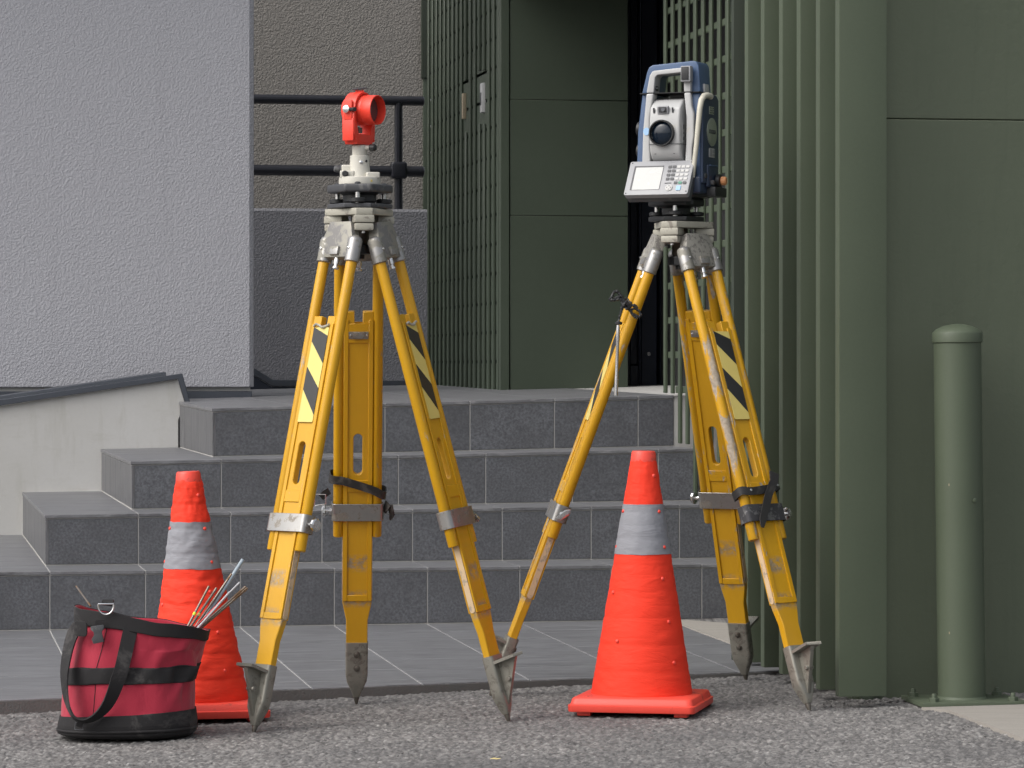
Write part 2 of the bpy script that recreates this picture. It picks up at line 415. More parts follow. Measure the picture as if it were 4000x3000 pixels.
def m_fabric(name, col, wr=.5, sc=(1, 1, 1), sheen=0.0):
    t = NT(name); c = t.obj(rnd=True); s1 = t.obj(sc, True)
    w = t.noise(s1, 22, 4, .6, .8); f = t.noise(c, 700, 2); b = t.noise(c, 6, 3)
    cl = t.mix(b, scl(col, .90), scl(col, 1.08)); cl = t.mix(t.math('MULTIPLY', f, .25), cl, scl(col, .7))
    return t.set(Base_Color=cl, Roughness=.7, Normal=t.bump(w, wr, .005, t.bump(f, .25, .0004)), Specular_IOR_Level=.3, Sheen_Weight=sheen)
M['cone_red'] = m_fabric('orange_red_cone_fabric', (.86, .045, .018), .5, (.6, .6, 2.2))
M['cone_band'] = m_fabric('grey_reflective_fabric', (.255, .26, .285), .5, (.6, .6, 2.0))
M['bag_red'] = m_fabric('red_canvas', (.37, .020, .045), .55, (1, 1, .6), .2)

# ================================================================== THE SETTING
# ------------------------------------------------------------------ asphalt
def asphalt():
    def axis(lo, hi, f0, f1, step, coarse):
        a = [lo]; 
        for c in coarse:
            if c < f0: a.append(c)
        n = int((f1 - f0) / step)
        a += list(np.linspace(f0, f1, n + 1))
        for c in coarse:
            if c > f1: a.append(c)
        a.append(hi); return np.array(sorted(set(a)))
    X = axis(-70, 70, -1.6, 1.75, .0042, [-30, -12, -6, -4, -3, -2.3, 2.4, 3, 4, 6, 12, 30])
    Y = axis(-60, 80, 7.75, 9.95, .0075, [-20, -5, 0, 3, 5, 6.5, 7.3, 10.4, 11, 12, 14, 18, 30])
    nx, ny = len(X), len(Y)
    gx, gy = np.meshgrid(X, Y)
    cell = .0108; rs = np.random.RandomState(3)
    T = 1024
    jx, jy, hh, cc = rs.rand(T, T), rs.rand(T, T), rs.rand(T, T), rs.rand(T, T)
    ix, iy = np.floor(gx / cell).astype(int), np.floor(gy / cell).astype(int)
    best = np.full(gx.shape, 9.0); bh = np.zeros(gx.shape); bc = np.zeros(gx.shape)
    for dx in (-1, 0, 1):
        for dy in (-1, 0, 1):
            a, b = (ix + dx) % T, (iy + dy) % T
            d = np.hypot(gx - (ix + dx + jx[a, b]) * cell, gy - (iy + dy + jy[a, b]) * cell)
            m = d < best
            best = np.where(m, d, best); bh = np.where(m, hh[a, b], bh); bc = np.where(m, cc[a, b], bc)
    fine = (gx > -1.6) & (gx < 1.75) & (gy > 7.75) & (gy < 9.95)
    rise = np.clip(1 - (best / (cell * .66)) ** 2, 0, 1)
    h = (.0014 + .0052 * bh ** 1.5) * rise * fine
    wave = .0025 * np.sin(gx * 5.1 + 1) * np.sin(gy * 4.3) * fine
    gz = 0.035 + 0.012 * np.clip(gx, -4, 4) + 0.01 * (np.clip(gy, 4, 12) - 9.4) + 0.00866 * np.clip(gy, 4, 12) - .003 + h + wave
    me = bpy.data.meshes.new('asphalt')
    co = np.stack([gx, gy, gz], -1).reshape(-1, 3)
    idx = np.arange(nx * ny).reshape(ny, nx)
    q = np.stack([idx[:-1, :-1], idx[:-1, 1:], idx[1:, 1:], idx[1:, :-1]], -1).reshape(-1, 4)
    me.vertices.add(len(co)); me.vertices.foreach_set('co', co.astype(np.float32).ravel())
    me.loops.add(q.size); me.loops.foreach_set('vertex_index', q.astype(np.int32).ravel())
    me.polygons.add(len(q)); me.polygons.foreach_set('loop_start', np.arange(0, q.size, 4, dtype=np.int32))
    at = me.attributes.new('stone', 'FLOAT', 'POINT')
    st_ = np.where(fine, np.where(rise > .05, .15 + .85 * bc, .05), bc)
    at.data.foreach_set('value', st_.astype(np.float32).ravel())
    me.update(calc_edges=True); me.shade_smooth()
    return me
tag(put('asphalt', asphalt(), M['asphalt']), kind='structure')

# ------------------------------------------------------------------ frame of the building: x = s along the steps, y = t into the building
def frame_empty(name, label, cat, group=None):
    return thing(name, label, cat, (P0[0], P0[1], 0), YAW, group)
MST = Matrix.Translation((P0[0], P0[1], 0)) @ Matrix.Rotation(YAW, 4, 'Z')
def put_st(name, me, mat):
    o = put(name, me, mat); o.matrix_world = MST; return o
def sbox(bm, s0, s1, t0, t1, z0, z1):
    add_box(bm, ((s0 + s1) / 2, (t0 + t1) / 2, (z0 + z1) / 2), (s1 - s0, t1 - t0, z1 - z0))
def zpx(py, px, t):
    y = xy(s_at(px, t), t)[1]; return HC - (py - HOR) / F * y
def pxpoly(pts, t): return [(s_at(px, t), zpx(py, px, t)) for px, py in pts]

TS, SR, TB = .335, 1.03, 2.45
TOP = {1: (.3361, .0014), 2: (.5087, .0088), 3: (.6781, .0186), 4: (.85, .0266)}
SL = {1: -1.5, 2: -1.2, 3: -.9, 4: -.6}
def ztop(k, s, t=0):
    if k == 0: return .1545 + .0038 * s + .0087 * t
    z0, m = TOP[k]
    return z0 + m * s + (.006 * max(0, t - TS * 3) if k == 4 else 0)
def tile(parent, mat, name, poly, zf, th, grow=0.0):
    """a slab tile from a polygon in (s,t) with its top on zf; object origin at its middle so that grain can differ"""
    cs = sum(p[0] for p in poly) / len(poly); ct = sum(p[1] for p in poly) / len(poly); cz = zf(cs, ct)
    bm = BM(); n = len(poly)
    hi = [bm.verts.new((a - cs, b - ct, zf(a, b) - cz)) for a, b in poly]
    lo = [bm.verts.new((a - cs, b - ct, zf(a, b) - cz - th)) for a, b in poly]
    bm.faces.new(hi); bm.faces.new(list(reversed(lo)))
    for i in range(n): bm.faces.new((lo[i], lo[(i + 1) % n], hi[(i + 1) % n], hi[i]))
    return put(name, fin(bm, name, bevel=.0012, seg=1, smooth=0), mat, parent, Matrix.Translation((cs, ct, cz)))
def clip(poly, a, b):                            # keep what lies to the left of a->b
    out = []
    side = lambda p: (b[0] - a[0]) * (p[1] - a[1]) - (b[1] - a[1]) * (p[0] - a[0])
    for i, p in enumerate(poly):
        q = poly[(i + 1) % len(poly)]; sp, sq = side(p), side(q)
        if sp >= 0: out.append(p)
        if sp * sq < 0:
            f = sp / (sp - sq); out.append((p[0] + (q[0] - p[0]) * f, p[1] + (q[1] - p[1]) * f))
    return out
def area(poly): return abs(sum(poly[i][0] * poly[(i + 1) % len(poly)][1] - poly[(i + 1) % len(poly)][0] * poly[i][1] for i in range(len(poly)))) / 2

# landing in front of the steps; its front edge is cut along the street
def land_pt(px, py):
    D = 9.3
    for _ in range(30):
        x = (px - 2000) / F * D; s, t = st(x, D)
        D = (HC - ztop(0, s, t)) * F / (py - HOR)
    return st((px - 2000) / F * D, D)
FA, FB = land_pt(-300, 2746), land_pt(3050, 2619)
bm = BM()
def land_slab(bm, poly, top, bottom):
    hi = [bm.verts.new((a, b, ztop(0, a, b) + top)) for a, b in poly]; lo = [bm.verts.new((a, b, bottom)) for a, b in poly]
    bm.faces.new(hi); bm.faces.new(list(reversed(lo)))
    for i in range(len(poly)): bm.faces.new((lo[i], lo[(i + 1) % len(poly)], hi[(i + 1) % len(poly)], hi[i]))
nrm = V((-(FB[1] - FA[1]), FB[0] - FA[0])).normalized()          # inwards
off = lambda d: [(FA[0] + nrm.x * d, FA[1] + nrm.y * d), (FB[0] + nrm.x * d, FB[1] + nrm.y * d)]
o1 = off(.03)
land_slab(bm, [o1[0], o1[1], (1.05, -1.2), (1.05, .05), (-2.6, .05)], -.0025, -.1)
landing = put_st('landing', fin(bm, 'landing', smooth=0), M['grout']); tag(landing, kind='structure')
bm = BM(); o2, o3 = off(-.006), off(.05)
land_slab(bm, [o2[0], o2[1], o3[1], o3[0]], -.003, -.1)
me = fin(bm, 'kerb', smooth=0); tag(put_st('kerb', me, M['mortar']), kind='structure')
for i in range(-9, 3):
    for j in range(0, 9):
        s0, s1 = i * .3 + .0024, (i + 1) * .3 - .0024
        if i == 2: s1 = .78
        t1, t0 = -j * .3 - .0015, -(j + 1) * .3 + .0015
        p = clip([(s0, t0), (s1, t0), (s1, t1), (s0, t1)], FA, FB)
        if len(p) > 2 and area(p) > .0006:
            tile(landing, M['tread'], 'floor_tile', p, lambda a, b: ztop(0, a, b), .012)
bm = BM(); e0, e1 = clip([(.785, -1.75), (1.2, -1.75), (1.2, .02), (.785, .02)], FA, FB), None
hi = [bm.verts.new((a, b, ztop(0, a, b) + .0015)) for a, b in e0]; lo = [bm.verts.new((a, b, -.05)) for a, b in e0]
bm.faces.new(hi)
for i in range(len(e0)): bm.faces.new((lo[i], lo[(i + 1) % len(e0)], hi[(i + 1) % len(e0)], hi[i]))
tag(put_st('concrete_strip', fin(bm, 'concrete_strip', smooth=0), M['pad']), kind='structure')

# steps
steps = BM()
for k in range(1, 5):
    t0 = TS * (k - 1) + .0025; t1 = TB if k < 4 else 6.5; s0 = SL[k] + .0025; s1 = SR if k < 4 else 2.6
    zz = lambda s, t: ztop(k, s, t) - .0025
    lo = [(s0, t0, -.05), (s1, t0, -.05), (s1, t1, -.05), (s0, t1, -.05)]
    hi = [(a, b, zz(a, b)) for a, b, _ in lo]
    add_hexa(steps, [V(p) for p in lo], [V(p) for p in hi])
steps = put_st('entrance_steps', fin(steps, 'entrance_steps', smooth=0, weld=False), M['grout']); tag(steps, kind='structure')
def vtile(parent, mat, name, a, b, zlo, zhi, nx, th):
    """upright tile between (s,t) points a and b; nx is its outward side in (s,t)"""
    cs, ct, cz = (a[0] + b[0]) / 2, (a[1] + b[1]) / 2, (zlo(*a) + zhi(*a)) / 2
    c = V((cs, ct, cz)); nv = V((nx[0], nx[1], 0)); bm = BM()
    q = [V((a[0], a[1], zlo(*a))), V((b[0], b[1], zlo(*b))), V((b[0], b[1], zhi(*b))), V((a[0], a[1], zhi(*a)))]
    add_hexa(bm, [p - c - nv * th for p in q], [p - c for p in q])
    put(name, fin(bm, name, bevel=.001, seg=1, smooth=0), mat, parent, Matrix.Translation(c))
for k in range(1, 5):
    t0 = TS * (k - 1); n0 = round(SL[k] / .3)
    below = lambda s, t, k=k: ztop(k - 1, s, t) + .0032
    under = lambda s, t, k=k: ztop(k, s, t) - .0145
    i = n0
    while i * .3 < SR - .01:
        s0, s1 = i * .3 + .002, min((i + 1) * .3, SR) - .002
        if i == n0: s0 = SL[k] + .012
        vtile(steps, M['riser'], 'riser_tile', (s0, t0), (s1, t0), below, under, (0, -1), .012)
        if i == n0: s0 = SL[k] - .003
        tt = t0 + TS - .001 if k < 4 and (i + 1) * .3 > SL[k + 1] + .01 else None
        rows = [(t0 - .003, tt)] if tt else None
        if rows is None:
            end = TB if k < 4 else 5.2
            rows = []; t = t0
            while t < end - .02:
                rows.append((t - (.003 if t == t0 else -.0018), min(t + .3, end) - .0018)); t += .3
        for a, b in rows:
            tile(steps, M['tread'], 'tread_tile', [(s0, a), (s1, a), (s1, b), (s0, b)], lambda p, q, k=k: ztop(k, p, q), .011)
        i += 1
    if k >= 2:
        t = t0
        while t < TB - .02:
            a, b = t + (.002 if t > t0 else 0), min(t + .3, TB) - .002
            vtile(steps, M['side'], 'side_tile', (SL[k], b), (SL[k], a), below, under, (-1, 0), .012)
            t += .3

# ------------------------------------------------------------------ walls on the left
T_W = 3.08
e = frame_empty('stucco_wall', 'tall pale grey rough stucco wall with dark base trim on the left', 'wall')
sA, sB = s_at(974, T_W), s_at(993, T_W)
bm = BM(); zb = zpx(1512, 980, T_W)
plan = [(-6, T_W), (sA, T_W), (sB, T_W + .012), (sB, T_W + .3), (-6, T_W + .3)]
lo = [bm.verts.new((a, b, zb)) for a, b in plan]; hi = [bm.verts.new((a, b, 4.2)) for a, b in plan]
bm.faces.new(hi); bm.faces.new(list(reversed(lo)))
for i in range(5): bm.faces.new((lo[i], lo[(i + 1) % 5], hi[(i + 1) % 5], hi[i]))
put('wall', fin(bm, 'wall', bevel=.004, smooth=0), M['stucco_white'], e)
bm = BM(); sbox(bm, -3, sB - .01, T_W - .012, T_W + .2, zpx(1560, 980, T_W), zpx(1528, 980, T_W))
put('base_trim', fin(bm, 'base_trim', bevel=.002, seg=1), M['flashing'], e)
bm = BM(); sbox(bm, -3, sB - .014, T_W + .02, T_W + .2, zpx(1527.5, 980, T_W), zb + .001)
put('drip_groove', fin(bm, 'drip_groove'), M['concrete'], e)

e = frame_empty('concrete_wall', 'low stained concrete wall with sloping dark metal coping beside the steps', 'wall')
bm = BM()
add_plate(bm, [pxpoly([(-700, 1692), (0, 1586), (693, 1481), (722, 1576), (696, 1640), (696, 2500), (-700, 2500)], TB)], TB, TB + .5)
put('wall', fin(bm, 'wall', smooth=0), M['concrete'], e)
bm = BM()
cop = pxpoly([(-700, 1667), (0, 1561), (711, 1459), (742, 1573), (724, 1576), (695, 1480), (0, 1585), (-700, 1691)], TB)
add_plate(bm, [cop], TB - .018, TB + .02)
put('coping', fin(bm, 'coping', bevel=.002, seg=1), M['flashing'], e)
bm = BM()
add_plate(bm, [pxpoly([(-700, 1650), (0, 1547), (645, 1454), (645, 1500), (0, 1600), (-700, 1700)], TB + .25)], TB + .2, TB + .56)
put('coping', fin(bm, 'coping', bevel=.002, seg=1), M['flashing'], e)

T_P = 5.06
e = frame_empty('parapet_wall', 'low dark blue grey stucco wall under the black handrail', 'wall')
zt = zpx(815, 1300, T_P)
bm = BM(); pts = [(T_P, .6), (T_P, zt - .012), (T_P + .008, zt), (T_P + .18, zt), (T_P + .18, .6)]
s0, s1 = s_at(900, T_P), s_at(1672, T_P)
r0 = [V((s0, a, b)) for a, b in pts]; r1 = [V((s1, a, b)) for a, b in pts]; add_loft(bm, [r0, r1])
put('wall', fin(bm, 'wall', smooth=0), M['stucco_grey'], e)
bm = BM()
add_plate(bm, [pxpoly([(930, 1420), (995, 1440), (1066, 1484), (1668, 1488), (1668, 1512), (1062, 1508), (985, 1462), (930, 1440)], T_P)], T_P - .012, T_P + .01)
put('base_trim', fin(bm, 'base_trim', bevel=.002, seg=1), M['flashing'], e)
bm = BM()
add_plate(bm, [pxpoly([(930, 1460), (985, 1466), (1060, 1512), (1668, 1516), (1668, 1545), (930, 1545)], T_P)], T_P - .006, T_P + .008)
put('base_trim', fin(bm, 'base_trim', bevel=.002, seg=1), M['navy'], e)

T_U = 5.75
e = frame_empty('back_wall', 'tall brown grey stucco wall behind the black handrail', 'wall')
bm = BM(); sbox(bm, s_at(700, T_U), s_at(1654, T_U), T_U, T_U + .25, .6, 4.2)
put('wall', fin(bm, 'wall', smooth=0), M['stucco_brown'], e)
bm = BM(); sbox(bm, s_at(1654, T_U - .02), s_at(1682, T_U - .02), T_U - .02, T_U + .2, .6, zpx(305, 1660, T_U))
put('corner_post', fin(bm, 'corner_post', bevel=.003), M['green_dark'], e)
bm = BM(); sbox(bm, s_at(1648, T_U - .03), s_at(1720, T_U - .03), T_U - .03, T_U + .2, zpx(305, 1660, T_U) - .001, 4.2)  # added dark slab closing the bright sky gap beside the lattice
put('gap_filler', fin(bm, 'gap_filler', bevel=.003), M['shadow_green'], e)

T_R = 5.15
e = frame_empty('handrail', 'black two-bar pipe handrail with post on the parapet wall', 'handrail')
for y0, y1 in ((372, 409), (646, 688)):
    zc = zpx((y0 + y1) / 2, 1300, T_R); r = (y1 - y0) / 2 / F * 16.5
    bm = BM(); add_turn(bm, [(r * .8, 0), (r, .004), (r, s_at(1656, T_R) - s_at(850, T_R) - .004), (r * .8, s_at(1656, T_R) - s_at(850, T_R))], (s_at(850, T_R), T_R, zc), (1, 0, 0), 20)
    put('rail', bm, M['rail'], e)
sp = s_at(1557, T_R); bm = BM(); add_cyl(bm, (sp, T_R, zt - .02), (sp, T_R, zpx(395, 1557, T_R)), .0195, n=20)
put('post', bm, M['rail'], e)
bm = BM(); add_box(bm, (sp, T_R, zpx(666, 1557, T_R)), (.075, .07, .078))
put('clamp', fin(bm, 'clamp', bevel=.014, seg=3), M['rail'], e)

# ------------------------------------------------------------------ green porch: side lattice, panels, door
T_G = 3.03
sG0, sG1, sG2 = s_at(1955, T_G), s_at(1991, T_G), s_at(2453, T_G)
e = frame_empty('panel_wall', 'dark green flat panel wall beside the navy door', 'wall')
bm = BM(); sbox(bm, sG0, sG1 - .002, T_G - .004, T_G + .04, .8, 3.3)
put('edge_board', fin(bm, 'edge_board', bevel=.002, seg=1), M['green_dark'], e)
zj = [.8, zpx(843, 2200, T_G), zpx(391, 2200, T_G), 3.3]
for a, b in zip(zj[:-1], zj[1:]):
    bm = BM(); sbox(bm, sG1 + .002, sG2, T_G, T_G + .03, a + .0009, b - .0009)
    put('panel', fin(bm, 'panel', bevel=.0015, seg=1), M['green_dark'], e)
bm = BM(); sbox(bm, sG0 + .09, sG2 - .001, T_G + .031, T_G + .6, .8, 3.3)
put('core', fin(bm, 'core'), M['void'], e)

e = frame_empty('lattice_screen', 'dark green lattice of close upright bars left of the flat panel wall', 'screen')
recess = [(1806, 1824, 315, 517, .02), (1868, 1888, 275, 485, .02)]
for i in range(17):
    t = T_G + .075 + i * .1215
    px_b = 2000 + F * (xy(sG0, t)[0]) / xy(sG0, t)[1]
    spans = [(.872, 3.3)]
    for a, b, ya, yb, _ in recess:
        if a < px_b < b: spans = [(.872, zpx(yb, px_b, t)), (zpx(ya, px_b, t), 3.3)]
    for z0, z1 in spans:
        bm = BM(); sbox(bm, sG0, sG0 + .0095, t - .020, t + .020, z0, z1)
        put('upright_bar', fin(bm, 'upright_bar', bevel=.003, seg=1), M['green_dark'], e)
zr = zpx(717.6, 1955, T_G + .08)
for j in range(-8, 14):
    z1 = zr + j * .1217 - .006; z0 = z1 - .1097
    bm = BM(); sbox(bm, sG0 + .010, sG0 + .017, T_G + .05, T_G + 2.05, z0, z1)
    put('cross_slat', fin(bm, 'cross_slat', bevel=.001, seg=1), M['green_dark'], e)
bm = BM(); sbox(bm, sG0 + .035, sG0 + .085, T_G + .045, T_G + 2.1, .8, 3.3); put('backing', fin(bm, 'backing'), M['shadow_green'], e)
def wallbit(name, label, cat, px, ya, yb, wpx, mat, extra=None):
    # a small device set in the lattice
    lo_t, hi_t = T_G, T_G + 2.2
    for _ in range(40):
        mid = (lo_t + hi_t) / 2; x, y = xy(sG0 + .012, mid)
        if 2000 + F * x / y > px: lo_t = mid
        else: hi_t = mid
    t = lo_t; z0, z1 = zpx(yb, px, t), zpx(ya, px, t)
    ee = frame_empty(name, label, cat)
    bm = BM(); sbox(bm, sG0 - .004, sG0 + .013, t - wpx / 2, t + wpx / 2, z0, z1)
    put('case', fin(bm, 'case', bevel=.003), mat, ee)
    if extra:
        bm = BM(); sbox(bm, sG0 - .0055, sG0 - .0035, t - wpx * .3, t + wpx * .3, z0 + (z1 - z0) * .25, z0 + (z1 - z0) * .68)
        put('display', fin(bm, 'display', bevel=.001), extra, ee)
wallbit('intercom', 'small white intercom with dark display set in the lattice screen', 'intercom', 1893, 325, 440, .05, M['white'], M['key_dark'])
wallbit('tag_plate', 'small beige plate hanging in the opening of the lattice screen', 'plate', 1820, 365, 465, .035, M['tan_dull'])

T_D = 3.35
e = frame_empty('entrance_door', 'dark navy metal entrance door in the shaded porch', 'door')
def dbox(name, px0, px1, t0, t1, z0, z1, mat, bev=.003):
    bm = BM(); sbox(bm, s_at(px0, t0), s_at(px1, t0), t0, t1, z0, z1); return put(name, fin(bm, name, bevel=bev, seg=1), mat, e)
dbox('jamb', 2440, 2462, T_D - .03, T_D + .1, .8, 3.2, M['navy'])
dbox('jamb_panel', 2462, 2496, T_D + .012, T_D + .1, zpx(1424, 2480, T_D), 3.2, M['navy'])
dbox('jamb_foot', 2462, 2496, T_D - .012, T_D + .1, .8, zpx(1426, 2480, T_D), M['navy'])
dbox('jamb', 2496, 2504, T_D - .03, T_D + .1, .8, 3.2, M['navy'])
leaf = dbox('leaf', 2505, 2566, T_D - .02, T_D + .05, .87, 3.2, M['navy'])
dbox('threshold', 2440, 2600, T_D - .08, T_D + .1, .8, .8735, M['concrete'])
o = dbox('stile', 2578, 2587, T_D - .02, T_D + .05, .87, 3.2, M['navy'])
dbox('leaf_panel', 2587, 2900, T_D + .012, T_D + .05, zpx(1432, 2590, T_D), 3.2, M['navy'])
dbox('leaf_foot', 2587, 2900, T_D - .015, T_D + .05, .87, zpx(1434, 2590, T_D), M['navy'])
bm = BM(); add_cyl(bm, (s_at(2530, T_D), T_D - .021, zpx(1383, 2530, T_D)), (s_at(2530, T_D), T_D - .026, zpx(1383, 2530, T_D)), .007, n=14)
add_box(bm, (s_at(2530, T_D), T_D - .022, zpx(1383, 2530, T_D)), (.011, .005, .014))
lk = put('lock', fin(bm, 'lock'), M['chrome'], e)
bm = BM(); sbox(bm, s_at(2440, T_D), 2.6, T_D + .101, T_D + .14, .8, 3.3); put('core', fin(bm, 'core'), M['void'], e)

e = frame_empty('lattice_screen', 'open green lattice of square bars at the right end of the steps', 'screen')
TL0 = 1.13
for i in range(10):
    t = TL0 - i * .12
    k = 4 if t > 3 * TS else 3 if t > 2 * TS else 2 if t > TS else 1 if t > 0 else 0
    zb = ztop(k, SR, t) + (.012 if k < 4 else .006)
    bm = BM(); sbox(bm, SR - .008, SR + .001, t - .0185, t + .0185, zb, 3.3)
    put('upright_bar', fin(bm, 'upright_bar', bevel=.002, seg=1), M['lattice'], e)
zr = .98 + (1430 - 39) / F * 12.6
for j in range(-11, 8):
    z = zr + j * .1225
    k = 3 if z > .75 else 1
    bm = BM(); sbox(bm, SR + .0015, SR + .008, (-.02 if z > .75 else -.02), TL0 + .018 if z > .9 else (.99 if z > .72 else .6), z - .012, z + .012)
    put('cross_bar', fin(bm, 'cross_bar', bevel=.002, seg=1), M['lattice'], e)
bm = BM(); sbox(bm, SR + .06, SR + .09, -.9, .45, .2, 3.3); put('backing', fin(bm, 'backing'), M['green_dark'], e)
bm = BM(); sbox(bm, SR + .45, SR + .5, -.9, 3.3, .2, 3.3); put('backing', fin(bm, 'backing'), M['void'], e)  # added near-black sheet standing in for the unlit interior

# ------------------------------------------------------------------ louvre screen, end board and wall on the right
S_L = .667
def t_on(px, s):
    lo_t, hi_t = -3.5, 4.0
    for _ in range(60):
        mid = (lo_t + hi_t) / 2
        if s_at(px, mid) > s: hi_t = mid
        else: lo_t = mid
    return lo_t
e = frame_empty('louvre_screen', 'row of upright green fins stepping back from the street to the steps', 'screen')
fins = [(3262, 2717), (3186, 2690), (3111, 2660), (3042, 2630), (2971, 2603), (2908, 2584)]
for i, (px, yb) in enumerate(fins):
    t = t_on(px, S_L); zb = HC - (yb - HOR) / F * xy(S_L, t)[1]
    bm = BM(); sbox(bm, S_L, S_L + (.124 if i == 0 else .105), t - .04, t, zb, 3.4)
    put('end_board' if i == 0 else 'fin_board', fin(bm, 'fin_board', bevel=.0025, seg=2), M['green'], e)
tF = t_on(2908, S_L) + .12
bm = BM(); sF = s_at(2866, tF); sbox(bm, sF, .85, tF, tF + .03, HC - (2580 - HOR) / F * xy(sF, tF)[1], 3.4); put('back_board', fin(bm, 'back_board', bevel=.002), M['shadow_green'], e)  # board in shade, with the shade put into its colour
bm = BM(); sbox(bm, S_L + .108, S_L + .14, t_on(3186, S_L) - .05, tF + .2, .05, 3.4); put('backing', fin(bm, 'backing'), M['green_dark'], e)
sW, tW = st(1.126, 9.2)
e = frame_empty('painted_wall', 'olive green painted wall behind the bollard on the right', 'wall')
zj = [-.05, HC - (466 - HOR) / F * 9.2, 3.4]
for a, b in zip(zj[:-1], zj[1:]):
    bm = BM(); sbox(bm, S_L + .09, 3.0, tW, tW + .05, a + .0012, b - .0012)
    put('panel', fin(bm, 'panel', bevel=.002, seg=1), M['green_wall'], e)
bm = BM(); sbox(bm, S_L + .15, 3.0, tW + .049, tW + .3, -.05, 3.4); put('core', fin(bm, 'core'), M['void'], e)
# roof over the porch, above the picture
e = frame_empty('porch_roof', 'flat roof slab over the porch above the picture', 'roof')
bm = BM(); sbox(bm, .74, 3.2, .1, 3.3, 2.57, 2.8); sbox(bm, -6, .45, 2.3, 3.6, 4.0, 4.25); put('slab', fin(bm, 'slab', smooth=0), M['soffit'], e)

# concrete pad under the bollard
bm = BM(); pp = [(3600, 2772), (3710, 2784), (3850, 2838), (4030, 2908), (4300, 2990), (4700, 2760), (3900, 2735)]
vs = []
for px, py in pp:
    p = on_ground(px, py); vs.append(bm.verts.new((p.x, p.y, p.z + .006)))
lo = [bm.verts.new((v.co.x, v.co.y, v.co.z - .05)) for v in vs]
bm.faces.new(vs)
for i in range(len(vs)): bm.faces.new((lo[i], lo[(i + 1) % len(vs)], vs[(i + 1) % len(vs)], vs[i]))
tag(put('concrete_pad', fin(bm, 'concrete_pad', smooth=0), M['pad']), kind='structure')

